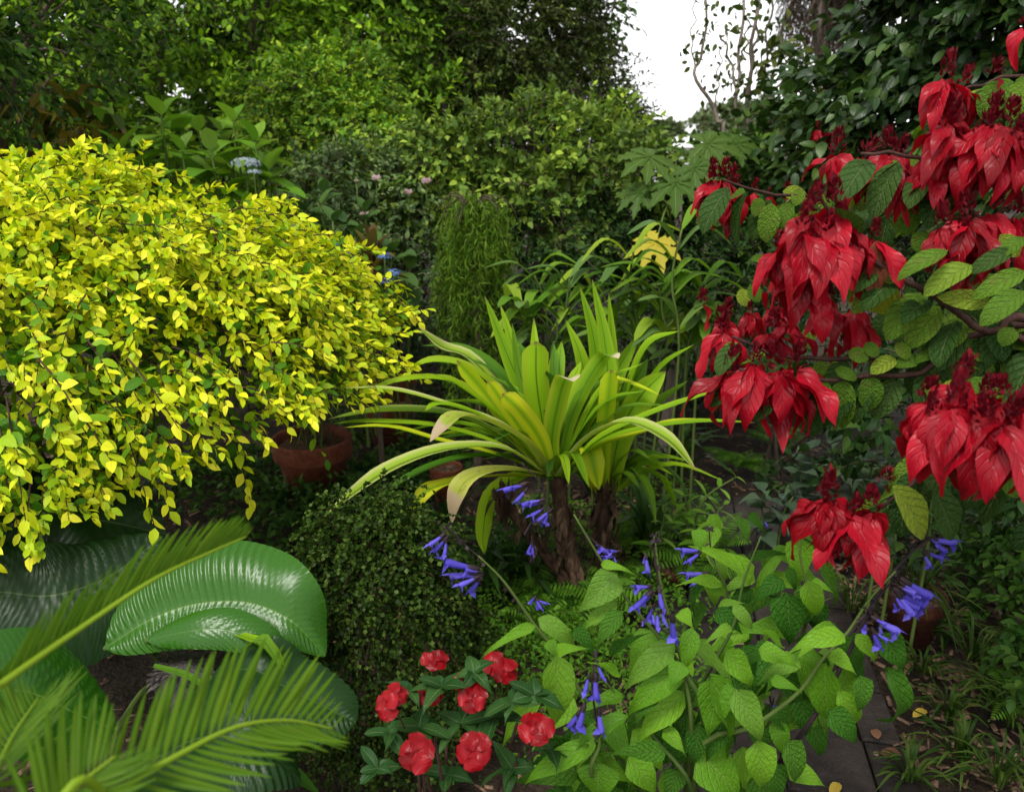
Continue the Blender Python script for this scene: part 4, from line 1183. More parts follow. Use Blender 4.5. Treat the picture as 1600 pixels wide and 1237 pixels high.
# each list runs from the leaf base to its tip; the third number is how far behind the trunk it lies
for a in [
    ([(862, 742), (835, 650, .1), (795, 560, .16), (757, 462, .2)], 30, 'g', 'p', YA, 'x'),
    ([(864, 742), (840, 650, .12), (808, 560, .18), (781, 474, .24)], 26, 'g', 'p', YA, 'x'),
    ([(860, 742), (836, 650, .06), (812, 580, .1), (800, 505, .12)], 22, 'd', 'p', YA, 'x'),
    ([(866, 742), (852, 650, .02), (838, 590, .02), (834, 497, .1)], 34, 'g', 'p', YA, 'x'),
    ([(864, 742), (846, 650, -.05), (838, 590, -.08), (838, 533, -.08)], 46, 'g', 'b', YA, 'x'),
    ([(868, 742), (862, 690, -.1), (872, 630, -.16), (884, 592, -.2), (896, 596, -.28)], 36, 'w', 'b', YA, 'x'),
    ([(872, 740), (890, 660, .02), (918, 595, .05), (945, 558, .06), (966, 560, 0)], 30, 'w', 'b', YA, 'x'),
    ([(872, 742), (900, 690, .05), (940, 630, .1), (975, 598, .12)], 26, 'g', 'l', YA),
    ([(870, 745), (880, 700, .1), (900, 640, .15), (925, 560, .2)], 26, 'd', 'l', YA, 'x'),
    ([(850, 738), (780, 640, .08), (705, 596, .08), (620, 597, -.05), (532, 632, -.15)], 20, 'g', 'l', YA),
    ([(848, 738), (800, 672, -.05), (700, 633, -.1), (615, 610, -.16), (535, 606, -.2)], 17, 'v', 'l', YA),
    ([(846, 738), (780, 680, -.05), (700, 648, -.1), (600, 643, -.16), (512, 655, -.24)], 26, 'v', 'l', YA),
    ([(848, 740), (790, 700, -.1), (690, 668, -.15), (580, 660, -.2), (520, 662, -.2)], 17, 'g', 'l', YA),
    ([(848, 740), (780, 712, -.12), (690, 690, -.2), (610, 668, -.22), (535, 668, -.25)], 17, 'y', 'l', YA),
    ([(850, 742), (790, 702, -.15), (700, 702, -.28), (620, 728, -.36), (560, 765, -.4), (508, 806, -.42)], 28, 'v', 'l', YA),
    ([(850, 744), (800, 716, -.1), (720, 716, -.2), (640, 745, -.28), (575, 790, -.3)], 16, 'd', 'l', YA),
    ([(850, 745), (780, 735, -.15), (700, 755, -.26), (630, 805, -.32), (570, 840, -.34)], 15, 'g', 'l', YA),
    ([(566, 838, -.34), (552, 860, -.34), (545, 900, -.33), (540, 935, -.32)], 8, 'p', 'l', YA, 'x'),
    ([(845, 745), (760, 745, -.2), (690, 758, -.3), (657, 775, -.34), (645, 810, -.35), (634, 874, -.34)], 25, 'y', 'p', YA, 'x'),
    ([(850, 742), (810, 735, -.2), (760, 738, -.34), (728, 752, -.4), (712, 780, -.42), (706, 818, -.42)], 28, 'p', 'l', YA),
    ([(860, 742), (825, 695, -.16), (770, 662, -.3), (718, 650, -.38), (690, 670, -.42), (672, 690, -.44)], 26, 'p', 'l', YA),
    ([(856, 740), (800, 680, -.05), (740, 645, -.1), (690, 632, -.14), (664, 642, -.16)], 23, 'g', 'b', YA),
    ([(862, 742), (846, 690, -.14), (815, 645, -.22), (785, 615, -.24)], 33, 'y', 'b', YA, 'x'),
    ([(858, 742), (820, 680, -.05), (790, 635, -.1), (762, 594, -.12)], 25, 'y', 'b', YA, 'x'),
    ([(856, 740), (800, 670, .02), (755, 610, .02), (714, 563, 0)], 24, 'y', 'b', YA, 'x'),
    ([(856, 740), (790, 660, .0), (720, 605, -.04), (680, 585, -.08)], 26, 'g', 'l', YA),
    ([(852, 738), (790, 625, .2), (735, 560, .25), (690, 542, .24), (655, 512, .22)], 22, 'v', 'l', YA),
    ([(852, 738), (800, 640, .15), (740, 580, .16), (680, 565, .1), (635, 578, .02)], 24, 'g', 'l', YA),
    ([(854, 738), (815, 640, .2), (770, 575, .28), (715, 545, .3), (660, 540, .28)], 22, 'd', 'l', YA),
    ([(876, 742), (915, 690, -.1), (975, 660, -.2), (1040, 685, -.3), (1088, 735, -.34)], 27, 'v', 'l', YA),
    ([(880, 745), (930, 695, -.05), (1000, 672, -.1), (1090, 660, -.14), (1180, 660, -.16)], 17, 'g', 'l', YA),
    ([(880, 745), (930, 690, -.02), (1000, 655, -.05), (1065, 630, -.06), (1138, 605, -.06)], 20, 'g', 'l', YA),
    ([(878, 745), (930, 700, 0), (990, 680, 0), (1050, 660, .05), (1110, 655, .05)], 15, 'y', 'l', YA),
    ([(866, 745), (855, 720, .15), (800, 690, .3), (740, 680, .4), (660, 690, .45)], 24, 'd', 'l', YA),
    ([(866, 745), (830, 740, .1), (770, 770, .1), (755, 830, .08), (757, 866, .06)], 20, 'g', 'l', YA, 'x'),
    # second head, a little farther back
    ([(942, 775), (950, 640), (946, 540, .05), (925, 436, .1)], 30, 'g', 'p', YB, 'x'),
    ([(940, 775), (938, 640, .05), (928, 530, .1), (906, 448, .14)], 26, 'g', 'p', YB, 'x'),
    ([(944, 775), (955, 640, .05), (956, 540, .1), (951, 458, .12)], 20, 'g', 'p', YB, 'x'),
    ([(940, 775), (925, 660, .08), (908, 560, .1), (884, 500, .14)], 26, 'g', 'p', YB, 'x'),
    ([(948, 772), (975, 640, .02), (1010, 545, .02), (1062, 517, 0)], 27, 'g', 'l', YB),
    ([(948, 772), (985, 660), (1030, 580), (1085, 538, -.02)], 22, 'g', 'l', YB),
    ([(945, 775), (944, 700, -.12), (950, 630, -.16), (955, 577, -.16)], 31, 'y', 'b', YB, 'x'),
    ([(950, 770), (968, 680, -.06), (1000, 620, -.06), (1040, 580, -.02)], 34, 'g', 'l', YB, 'x'),
    ([(946, 772), (962, 690, .02), (985, 610, .05), (1012, 560, .08)], 24, 'd', 'l', YB, 'x'),
    ([(946, 772), (975, 700, .04), (1020, 640, .06), (1075, 595, .06)], 24, 'g', 'l', YB),
    ([(940, 770), (950, 600, .05), (965, 593, -.05), (1000, 605, -.1), (1032, 618, -.14)], 11, 'y', 'l', YB),
    ([(944, 770), (932, 680, .12), (925, 600, .18), (905, 545, .2)], 28, 'd', 'l', YB, 'x'),
    ([(940, 775), (915, 715, -.08), (920, 700, -.16), (928, 730, -.2), (936, 765, -.2)], 27, 'y', 'l', YB, 'x'),
    ([(950, 775), (985, 730, -.02), (1010, 765, -.06), (1025, 820, -.1)], 20, 'd', 'l', YB),
    ([(952, 775), (1000, 715, .05), (1050, 740, .05), (1085, 790, 0)], 18, 'd', 'l', YB),
    ([(948, 775), (990, 735, .15), (1030, 745, .2), (1060, 800, .2)], 18, 'g', 'l', YB),
    ([(944, 775), (935, 700, .2), (955, 600, .3), (1000, 520, .35)], 24, 'g', 'l', YB, 'x'),
    ([(938, 770), (900, 660, .1), (860, 590, .15), (830, 560, .18)], 24, 'd', 'l', YB),
]:
    strap(*a)
# crowded inner leaves of both heads
for hx, hy, Y in ((866, 735, YA), (945, 765, YB)):
    b = pt(hx, hy, Y)
    for i in range(34):
        a = rng.uniform(0, 6.28)
        L = rng.uniform(.3, .55)
        el = rng.uniform(.3, 1.35)
        o = np.array([math.cos(a), .6 * math.sin(a) + .35, 0])
        q1 = b + L * .6 * (o * math.cos(el) + UP * math.sin(el))
        q2 = q1 + L * .45 * (o * math.cos(el) * 1.3 + UP * math.sin(el - .7))
        r_ = ribbon([b + rng.normal(0, .012, 3), q1, q2], rng.uniform(.03, .05), fold=.35, nw=1, n=10, prof=LONG)
        link('leaf', mesh('leaf', r_.v, r_.f, LM_STD if i % 2 else LM_STR, r_.uv), sp_root)
# shaggy trunks with the ragged bases of old leaves
SHAG = rough_mat('shaggy_bark', [(.014, .008, .005), (.05, .028, .017), (.13, .082, .05)], 22, .85, 1.0, (1, 1, .3))
for pts, r in (([(912, 935), (892, 870), (880, 815), (870, 745)], .027), ([(930, 930), (945, 860), (942, 812), (945, 770)], .028), ([(905, 925), (850, 865), (800, 800), (775, 770)], .019)):
    c = catmull(pxline(pts, 2.52 if pts[-1][0] < 900 else 2.62), 16)
    c[0][2] = min(c[0][2], 0)
    tr = tube_part('trunk', [(c, r * (1 + .12 * np.sin(np.arange(16) * 1.9)))], SHAG, sp_root, 12)
    k = 60
    s = rng.integers(1, 15, k)
    a = rng.uniform(0, 6.28, k)
    o = np.stack([np.cos(a), np.sin(a), 0 * a], 1)
    for j in range(k):
        M = frames(c[s[j]] + o[j] * r * .9, o[j] * .45 + UP * rng.choice([-1, .9]) + rng.normal(0, .25, 3), o[j], rng.uniform(.05, .1), rng.uniform(.06, .1))
        link('leaf_base', LANCE[j % 3].me('leaf_base', SHAG), tr, Matrix(M[0].tolist()))

# ------------------------------------------------------------------ undergrowth
LM_GRASS = leaf_mat('grass_blade', [(.02, .05, .007), (.035, .075, .01), (.07, .11, .018)], rough=.38, trans=.25, bump=.05)
LM_AGA = leaf_mat('agapanthus_leaf', [(.012, .042, .008), (.024, .065, .011), (.045, .095, .018)], rough=.33, trans=.22, midrib=(.05, .09, .03), bump=.1)
LM_FERN = leaf_mat('fern_frond', [(0.048, 0.144, 0.01), (0.078, 0.192, 0.014), (0.12, 0.252, 0.02)], rough=.45, trans=.35, bump=.05)
LM_WEED = leaf_mat('weed_leaf', [(0.018, 0.05625, 0.008), (0.0336, 0.0875, 0.011), (0.06, 0.125, 0.016)], rough=.4, trans=.22, midrib=(.08, .13, .04), bump=.1)
LM_SAGEG = leaf_mat('grey_green_leaf', [(.035, .065, .034), (.05, .085, .045), (.07, .11, .055)], rough=.42, trans=.2, midrib=(.09, .13, .07), veins=(6, 1.4), bump=.35)


def tuft(name, label, c, n, L, w, mat, cat='grass tuft', group=None, spread=.9, droop=.5, part='blade', n_parts=12, nseg=7):
    root = thing(name, label, cat, (c[0], c[1], max(c[2], 0)), group)
    ts = []
    for i in range(n):
        a = rng.uniform(0, 6.28)
        el = math.acos(min(1, rng.uniform(0, 1) ** .7 * spread))
        l = L * rng.uniform(.6, 1.15)
        o = np.array([math.cos(a), math.sin(a), 0])
        b = c + o * rng.uniform(0, .025)
        q1 = b + l * .55 * (o * math.cos(el) + UP * math.sin(el))
        q2 = q1 + l * .5 * (o * (.5 + .5 * math.cos(el)) + UP * (math.sin(el) * .6 - droop * rng.uniform(.6, 1.4)))
        q2[2] = max(q2[2], .006)
        ts.append(ribbon([b, q1, q2], w * rng.uniform(.7, 1.2), fold=.3, n=nseg, prof=LONG))
    for t in ts[:n_parts]:
        link(part, mesh(part, t.v, t.f, mat, t.uv), root)
    if len(ts) > n_parts:
        link(part + 's', join_tpls(part + 's', ts[n_parts:], mat), root, kind='stuff')
    return root


# dark strap leaves round the trunks
for px, py, L, lab in ((755, 880, .42, 'dark strap leaved clump left of the shaggy trunks'), (815, 860, .4, 'dark strap leaved clump hard against the leaning trunk'), (700, 800, .42, 'dark strap leaved clump beside the small orange pot'), (1010, 800, .38, 'dark strap leaved clump right of the second trunk'), (1060, 690, .4, 'dark strap leaved clump behind the pale arching leaf'), (620, 730, .33, 'dark strap leaved clump right of the large pot'), (930, 720, .35, 'dark strap leaved clump behind both shaggy trunks')):
    tuft('agapanthus', lab, gnd(px, py + 55), 24, L, .026, LM_AGA, 'plant', 'dark strap leaved clumps in the bed', .8, .4, 'leaf', 16, 9)


def fern(label, c, n, L, z=0.):
    root = thing('fern', label, 'fern', (c[0], c[1], max(c[2], 0)), 'small green ferns in the bed')
    for i in range(n):
        a = i * 2.4 + rng.normal(0, .2)
        el = rng.uniform(.35, 1.2)
        l = L * rng.uniform(.75, 1.15)
        o = np.array([math.cos(a), math.sin(a), 0])
        q1 = c + l * .5 * (o * math.cos(el) + UP * math.sin(el))
        q2 = q1 + l * .55 * (o * .9 + UP * rng.uniform(-.5, .25))
        cv = catmull([c, q1, q2], 20)
        T = nz(np.gradient(cv, axis=0))
        S = nz(np.cross(T, UP))
        s = np.linspace(.12, 1, 17)
        k = (s * 19).astype(int)
        w = l * .3 * np.clip(np.sin(np.pi * (s * .86 + .12)), .05, 1)
        Ms = [frames(cv[k], S[k] * sg + T[k] * .45 - UP * .12, np.cross(S[k], T[k]) + rng.normal(0, .1, (17, 3)), w, np.full(17, l * .13)) for sg in (-1, 1)]
        M = np.concatenate(Ms)
        me = merged('frond', LANCE, rng.integers(0, 3, len(M)), M, LM_FERN)
        fr = link('frond', me, root)
        tube_part('rachis', [(cv, np.linspace(.002, .0007, 20))], STEM_G, fr, 4)
    return root


for px, py, n, L, lab in ((1075, 905, 13, .26, 'bright fern behind the small pot by the path'), (1000, 860, 12, .24, 'bright fern just right of the shaggy trunk'), (1045, 840, 12, .24, 'fern behind the other bright ferns near the path'), (965, 920, 10, .2, 'small fern at the foot of the shaggy trunks'), (1120, 860, 9, .2, 'small fern at the edge of the path'),
                          (1150, 735, 11, .22, 'dark fern on the bare mulch below the red bracts'), (1215, 700, 10, .22, 'dark fern in the shade behind the path'), (905, 985, 11, .2, 'feathery fern in front of the trunks'), (850, 990, 10, .18, 'feathery fern beside the wire vine mound'), (862, 955, 12, .27, 'fern standing directly before the leaning shaggy trunk'), (938, 962, 12, .26, 'fern standing directly before the two upright shaggy trunks'), (1600, 1120, 7, .2, 'fern at the right edge of the mulch')):
    fern(lab, gnd(px, py) + [0, 0, .02], n, L)

# low leafy weeds
def cover(name, label, cells, n, leaf, tpls, mat, h=.12, kind='stuff'):
    """cells: (px, py, radius m, height m)"""
    Ms = []
    for px, py, r, hh in cells:
        c = gnd(px, py)
        k = int(n * r * r * 30) + 30
        a, q = rng.uniform(0, 6.28, k), np.sqrt(rng.random(k)) * r
        z = hh * (1 - (q / r) ** 2) * rng.uniform(.3, 1, k) + .015
        P = np.stack([c[0] + np.cos(a) * q, c[1] + np.sin(a) * q, z], 1)
        o = np.stack([np.cos(a), np.sin(a), 0 * a], 1)
        Ms.append(frames(P, o * .6 + rng.normal(0, .6, (k, 3)) + UP * .1, UP + rng.normal(0, .35, (k, 3)), leaf * rng.uniform(.6, 1.25, k)))
    M = np.concatenate(Ms)
    o = link(name, merged(name, tpls, rng.integers(0, len(tpls), len(M)), M, mat), kind=kind)
    o['label'] = label
    return o


cover('ground_cover', 'low green weeds carpeting the ground round the large pot', [(430, 800, .28, .16), (520, 800, .3, .2), (590, 770, .3, .2), (400, 870, .25, .2), (650, 740, .3, .2), (700, 680, .4, .2), (560, 700, .3, .18), (620, 660, .4, .2), (480, 850, .2, .16), (330, 765, .3, .14), (380, 740, .3, .14), (270, 760, .3, .12), (430, 720, .25, .1)], 130, .04, ELLIP + OVATE, LM_WEED)
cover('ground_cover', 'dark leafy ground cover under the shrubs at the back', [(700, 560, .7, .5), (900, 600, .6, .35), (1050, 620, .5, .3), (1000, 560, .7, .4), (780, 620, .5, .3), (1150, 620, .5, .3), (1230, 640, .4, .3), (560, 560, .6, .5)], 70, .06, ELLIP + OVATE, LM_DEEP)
cover('ground_cover', 'small leafed ground cover round the trunks and ferns', [(880, 1010, .25, .15), (980, 960, .25, .14), (800, 960, .25, .15), (1080, 940, .2, .1), (930, 880, .3, .12), (860, 830, .3, .12), (740, 940, .25, .15), (1040, 780, .25, .08), (780, 1060, .25, .16), (900, 1100, .3, .16), (1000, 1080, .25, .14), (800, 900, .25, .12), (720, 1010, .2, .2), (830, 1030, .25, .2), (960, 1010, .25, .16)], 260, .024, ELLIP + LANCE, LM_FERN)
cover('ground_cover', 'leafy ground cover in the shade right of the path', [(1560, 960, .3, .3), (1500, 860, .35, .25), (1580, 840, .3, .3), (1400, 800, .2, .12), (1330, 770, .3, .2), (1450, 780, .35, .3), (1230, 760, .14, .1), (1620, 980, .12, .15)], 95, .05, OVATE + ELLIP, LM_DEEP)
for i, (px, py, lab) in enumerate(((442, 762, 'strappy weed in front of the large pot'), (470, 778, 'second strappy weed at the foot of the large pot'), (590, 735, 'grassy weed right of the large pot'), (640, 720, 'grassy weed under the drooping strap leaves'))):
    tuft('strappy_weed', lab, gnd(px, py + 25), 14, .24, .02, LM_AGA, 'plant', None, .8, .6, 'leaf', 14)

# leafy shoots below the red shrub: grey green and dark
def leafy_plant(name, label, stems, Y, size, mat, tpls=None, group=None, cat='plant', K=10, opposite=True, spread=1.0, stemmat=None):
    f = pt(stems[0][0][0], stems[0][0][1], Y)
    root = thing(name, label, cat, (f[0], f[1], 0), group)
    for pts in stems:
        c = pxline(pts, Y)
        if c[0][2] > .05: c = np.vstack([[c[0][0], c[0][1], 0], c])
        cc = catmull(c, 14)
        tube_part('stem', [(cc, np.linspace(.006, .0028, 14))], stemmat or STEM_G, root, 6)
        a0 = rng.uniform(0, 3)
        Ps, Ds, Ns, Ls = [], [], [], []
        T = nz(np.gradient(cc, axis=0))
        for k in range(K):
            lev = k // 2 if opposite else k
            nl = max(1, K // 2 - 1 if opposite else K - 1)
            s = .35 + .65 * lev / nl
            i = min(13, int(s * 13))
            A, B = perp(T[i:i + 1])
            a = a0 + (lev * 1.57 + (k % 2) * 3.14 if opposite else k * 2.4) + rng.normal(0, .2)
            o = (math.cos(a) * A + math.sin(a) * B)[0]
            Ps.append(cc[i] + rng.normal(0, .002, 3)); Ds.append(o * spread + T[i] * (.1 + .5 * s) - UP * (.35 - .3 * s) + rng.normal(0, .12, 3))
            Ns.append(UP + T[i] * .5 + rng.normal(0, .2, 3)); Ls.append(size * (1.08 - .5 * s ** 2) * rng.uniform(.85, 1.12))
        foliage(root, tpls or BIGOV, frames(np.array(Ps), np.array(Ds), np.array(Ns), np.array(Ls)), mat, 300)
    return root


leafy_plant('leafy_herb', 'grey green pointed leaved herb below the hanging red bracts', [[(1330, 800), (1325, 740), (1305, 690)], [(1290, 800), (1275, 740), (1265, 700)], [(1350, 800), (1360, 740), (1375, 690)], [(1310, 820), (1310, 770), (1330, 735)], [(1270, 820), (1255, 770), (1250, 740)]], 3.0, .19, LM_SAGEG)
leafy_plant('leafy_herb', 'dark herb with drooping leaves beside the shaded pot', [[(1400, 830), (1400, 780), (1410, 745)], [(1450, 850), (1455, 790), (1460, 740)], [(1370, 850), (1365, 810), (1360, 790)]], 2.25, .11, LM_DEEP)
leafy_plant('leafy_herb', 'small pale herb growing between mulch and path', [[(1195, 830), (1190, 790), (1195, 765)], [(1215, 850), (1225, 800), (1240, 775)]], 2.95, .13, LM_SAGEG)
leafy_plant('leafy_weed', 'slender light green weed reaching up by the bare mulch', [[(1075, 850), (1095, 790), (1110, 770), (1150, 745)], [(1070, 850), (1075, 800), (1070, 775)], [(1100, 850), (1115, 810), (1130, 790)]], 2.85, .11, LM_HYD, LANCE, None, 'plant', 12)
leafy_plant('leafy_weed', 'light green weed with narrow leaves left of the ferns', [[(1020, 870), (1035, 820), (1040, 790)], [(1080, 890), (1090, 850), (1085, 820)]], 2.75, .11, LM_HYD, LANCE, None, 'plant', 12)

# right edge: dark shrub, grasses
bush('dark_shrub', 'shaded leafy shrub at the right edge beside the mulch', 'shrub',
     [lobe(1620, 940, 2.3, 45, 60, .2), lobe(1660, 850, 2.4, 80, 100, .3), lobe(1605, 1000, 2.1, 20, 40, .1), lobe(1625, 1060, 1.95, 20, 40, .1), lobe(1570, 860, 2.6, 50, 50, .2)],
     240, 8, .1, .055, OVATE, LM_WEED, BARK, stem=.008, n_parts=150)
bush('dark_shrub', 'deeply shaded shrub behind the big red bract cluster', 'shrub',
     [(np.array([2.75, 1.7, 1.15]), np.array([.75, .95, 1.3])), (np.array([2.7, 2.8, 1.2]), np.array([.7, .8, 1.35])), lobe(1480, 620, 2.6, 120, 100, .3), lobe(1600, 700, 2.4, 110, 130, .3), lobe(1400, 700, 2.8, 100, 90, .3), lobe(1560, 560, 2.7, 120, 110, .3)],  # leading pair of lobes unseen, added to block sky light from the right
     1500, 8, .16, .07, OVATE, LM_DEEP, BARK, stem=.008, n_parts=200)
for i, (px, py, L, lab) in enumerate(((1460, 985, .2, 'grass tuft just in front of the shaded pot'), (1520, 1030, .2, 'arching grass tuft in the middle of the mulch'), (1440, 1050, .14, 'short grass tuft on the mulch by the salvia'), (1575, 1130, .2, 'dense grass tuft at the right edge'), (1500, 1185, .17, 'grass tuft at the bottom of the mulch'), (1420, 1215, .13, 'short grass tuft beside the pavers'), (1560, 1225, .18, 'grass tuft in the bottom right corner'), (1480, 1120, .15, 'thin grass tuft between mulch and ferns'), (1540, 1085, .18, 'loose grass tuft below the shaded shrub'), (1330, 955, .2, 'grass tuft leaning over the path edge'), (1590, 1040, .2, 'grass tuft beneath the dark shrub at the right'))):
    tuft('grass_tuft', lab, gnd(px, py) + [0, 0, .0], 34, L, .008, LM_GRASS, 'grass tuft', 'grass tufts on the mulch at the right', .85, .6, 'blade', 0)
tuft('potted_grass', 'arching thin grass spilling from the shaded pot', c6 + [0, 0, -.02], 40, .26, .007, LM_GRASS, 'plant', None, .9, .8, 'blade', 0)
# fallen leaves
LM_FALL = leaf_mat('fallen_leaf_yellow', [(.4, .28, .04), (.5, .36, .06)], rough=.5, trans=.1, midrib=(.3, .2, .05))
LM_FALB = leaf_mat('fallen_leaf_brown', [(.12, .05, .03), (.2, .1, .055)], rough=.55, trans=.05, midrib=(.2, .12, .08))
for px, py, m, lab in ((1446, 1118, LM_FALL, 'small yellow fallen leaf on the mulch'), (1370, 1163, LM_FALB, 'brown curled fallen leaf at the paver edge'), (1405, 1185, LM_FALB, 'tan fallen leaf beside the grass near the pavers'), (1310, 1232, LM_FALL, 'pale fallen leaf at the bottom edge of the path'), (1400, 1040, LM_FALB, 'dark fallen leaf higher up the mulch')):
    p = gnd(px, py) + [0, 0, .02]
    a = rng.uniform(0, 6.28)
    M = frames(p, [math.cos(a), math.sin(a), .1], UP + rng.normal(0, .25, 3), .055)
    tag(link('fallen_leaf', BIGEL[1].me('fallen_leaf', m), None, Matrix(M[0].tolist())), lab, 'leaf', 'fallen leaves on the ground')

# ------------------------------------------------------------------ wire vine mound
LM_WIRE = leaf_mat('wire_vine_leaf', [(0.009, 0.0247, 0.0036), (0.01875, 0.0437, 0.0054), (0.0375, 0.076, 0.009), (0.075, 0.1235, 0.0162)], rough=.4, trans=.2, bump=.05)
WC = np.array([*pt(602, 960, 1.85)[:2], .30])
wv = thing('wire_vine_mound', 'rounded mound of tiny dark wire vine leaves left of the trunks', 'shrub', (WC[0], WC[1], 0))
WR = np.array([.25, .23, .49])
n = 2200
d = rand_dirs(n); d[d[:, 2] < -.5, 2] *= -1
fl = ((d * (CAMP - WC) * [1, 1, 0]).sum(1) < 0) & (rng.random(n) < .6)
d[fl, :2] *= -1
lum = 1 + .07 * np.sin(d[:, 0] * 9) * np.sin(d[:, 2] * 8 + 1) + .04 * np.sin(d[:, 1] * 21 + d[:, 2] * 17)
O = WC + d * WR * (rng.uniform(.72, .97, n) * lum)[:, None]
k = O[:, 2] > .02
M, t, tw = sprigs(O[k], d[k] + rng.normal(0, .6, (k.sum(), 3)) - UP * .25, rng.uniform(.04, .1, k.sum()), 13, .0135, grav=.5, spread=1.0, shrink=.1, up=.45, jit=.5)
foliage(wv, ROUND, M, LM_WIRE, 0)
V, Fa, U = tubes([(p, .0008) for p in tw[::2]], 3)
link('wiry_stems', mesh('wiry_stems', V, Fa, STEM_R, U), wv, kind='stuff')
ls = []
for i in range(34):
    q = rand_dirs(1)[0]; q[2] = abs(q[2]) * .9; q[1] = -abs(q[1])
    a = WC + q * WR * .9
    b = a + nz(q + rng.normal(0, .5, 3)) * rng.uniform(.06, .14) - UP * rng.uniform(0, .1)
    ls.append((catmull([a, (a + b) / 2 + [0, 0, .03], b], 6), .0009))
tube_part('trailing_stems', ls, STEM_R, wv, 3)['kind'] = 'stuff'
tube_part('stem', [(catmull([[WC[0], WC[1], 0], [WC[0] + .02, WC[1], .3], [WC[0], WC[1], .6]], 7), .012)], BARK, wv, 6)

# ------------------------------------------------------------------ big pleated leaves at lower left
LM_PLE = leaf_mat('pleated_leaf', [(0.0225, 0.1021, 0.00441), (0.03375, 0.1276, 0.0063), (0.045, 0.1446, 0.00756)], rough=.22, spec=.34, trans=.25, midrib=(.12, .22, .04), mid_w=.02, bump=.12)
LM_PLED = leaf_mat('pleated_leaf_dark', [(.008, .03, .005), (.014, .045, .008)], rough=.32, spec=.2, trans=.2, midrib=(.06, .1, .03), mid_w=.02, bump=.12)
PLE_LABEL = None


def pleated(mid, wl, wr, sl, sr, mat, root, n_pl=15, depth=.16, nl=200, nc=10, droop=.25, arc=.35):
    """big leaf with real pleats that sweep from the midrib to the margin; sl, sr: directions of the two halves"""
    c = catmull(mid, nl + 1)
    T = nz(np.gradient(c, axis=0))
    t = np.linspace(0, 1, nl + 1)
    prof = np.clip(np.clip(t, 1e-3, 1) ** .55 * np.clip(1 - t, 0, 1) ** .85, .0, 1) / .47
    V, U = [], []
    for s in np.linspace(-1, 1, 2 * nc + 1):
        au = abs(s)
        sd = np.asarray(sl if s < 0 else sr, float)
        S = nz(sd - (T * sd).sum(1, keepdims=True) * T)
        w = (wl if s < 0 else wr) * prof * au
        Nn = np.cross(S, T) * (1 if s < 0 else -1)
        Nn = np.where(Nn[:, 2:3].mean() < 0, -Nn, Nn)
        ph = (t * n_pl - au * n_pl * arc * (1 - t) ** .5)
        tri = np.abs((ph % 1) - .5) * 2
        tri = tri ** 1.3
        amp = depth * np.minimum(au * 3, 1) * (1 - .2 * au) * (wl + wr) * .22 * np.clip(prof * 3, 0, 1)
        p = c + S * w[:, None] + T * (au ** 1.5 * w * arc)[:, None] + Nn * (tri * amp)[:, None] - Nn * (droop * w * au ** 2)[:, None]
        V.append(p); U.append(np.stack([np.full(nl + 1, s * .5 + .5), t], 1))
    V = np.stack(V, 1).reshape(-1, 3); U = np.stack(U, 1).reshape(-1, 2)
    return link('leaf', mesh('leaf', V, grid_faces(nl, 2 * nc + 1), mat, U), root)


pb = gnd(300, 1110)
ple = thing('pleated_leaf_plant', 'plant with very large glossy pleated leaves at the lower left', 'plant', (pb[0], pb[1], 0))


def pl_leaf(mid, Ys, wl, wr, sl, sr, mat, **kw):
    pts = [pt(p[0], p[1], y) for p, y in zip(mid, Ys)]
    pleated(pts, wl, wr, sl, sr, mat, ple, **kw)
    st = pts[0]
    tube_part('leaf_stalk', [(catmull([pb + rng.normal(0, .03, 3) * [1, 1, 0], (pb + st) / 2 + [0, 0, .1], st], 10), np.linspace(.012, .006, 10))], STEM_G, ple, 7)


# the bright arching leaf in the middle
pl_leaf([(165, 1012), (235, 968), (310, 943), (390, 942), (455, 970), (508, 1025)], [1.5, 1.52, 1.54, 1.55, 1.52, 1.5], .17, .11, (-.25, .75, 1.0), (.0, -.8, -.75), LM_PLE, n_pl=34, arc=.28)
# dark leaves behind, at the left edge
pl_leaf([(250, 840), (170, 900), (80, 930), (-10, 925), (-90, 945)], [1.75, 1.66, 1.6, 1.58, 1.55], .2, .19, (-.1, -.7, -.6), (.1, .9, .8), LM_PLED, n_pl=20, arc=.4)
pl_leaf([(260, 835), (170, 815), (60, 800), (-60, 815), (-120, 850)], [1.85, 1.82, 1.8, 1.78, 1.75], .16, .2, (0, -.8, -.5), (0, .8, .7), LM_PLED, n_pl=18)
# leaf at the lower left corner
pl_leaf([(180, 1140), (110, 1110), (40, 1080), (-40, 1085), (-90, 1120)], [1.35, 1.3, 1.26, 1.22, 1.2], .13, .14, (.1, -.8, -.5), (-.1, .8, .9), LM_PLE, n_pl=18, arc=.4)
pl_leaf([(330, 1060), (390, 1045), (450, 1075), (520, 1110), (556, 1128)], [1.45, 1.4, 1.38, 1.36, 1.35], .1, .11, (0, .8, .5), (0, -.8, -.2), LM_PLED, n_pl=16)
pl_leaf([(230, 1000), (300, 985), (360, 985), (420, 1010), (440, 1040)], [1.48, 1.47, 1.47, 1.46, 1.46], .06, .05, (0, .7, .6), (0, -.7, -.8), LM_PLE, n_pl=14)
pl_leaf([(200, 1230), (280, 1165), (350, 1150), (420, 1175), (470, 1225)], [1.38, 1.33, 1.3, 1.28, 1.27], .13, .13, (-.3, .7, .5), (.3, -.7, -.3), LM_PLED, n_pl=16)
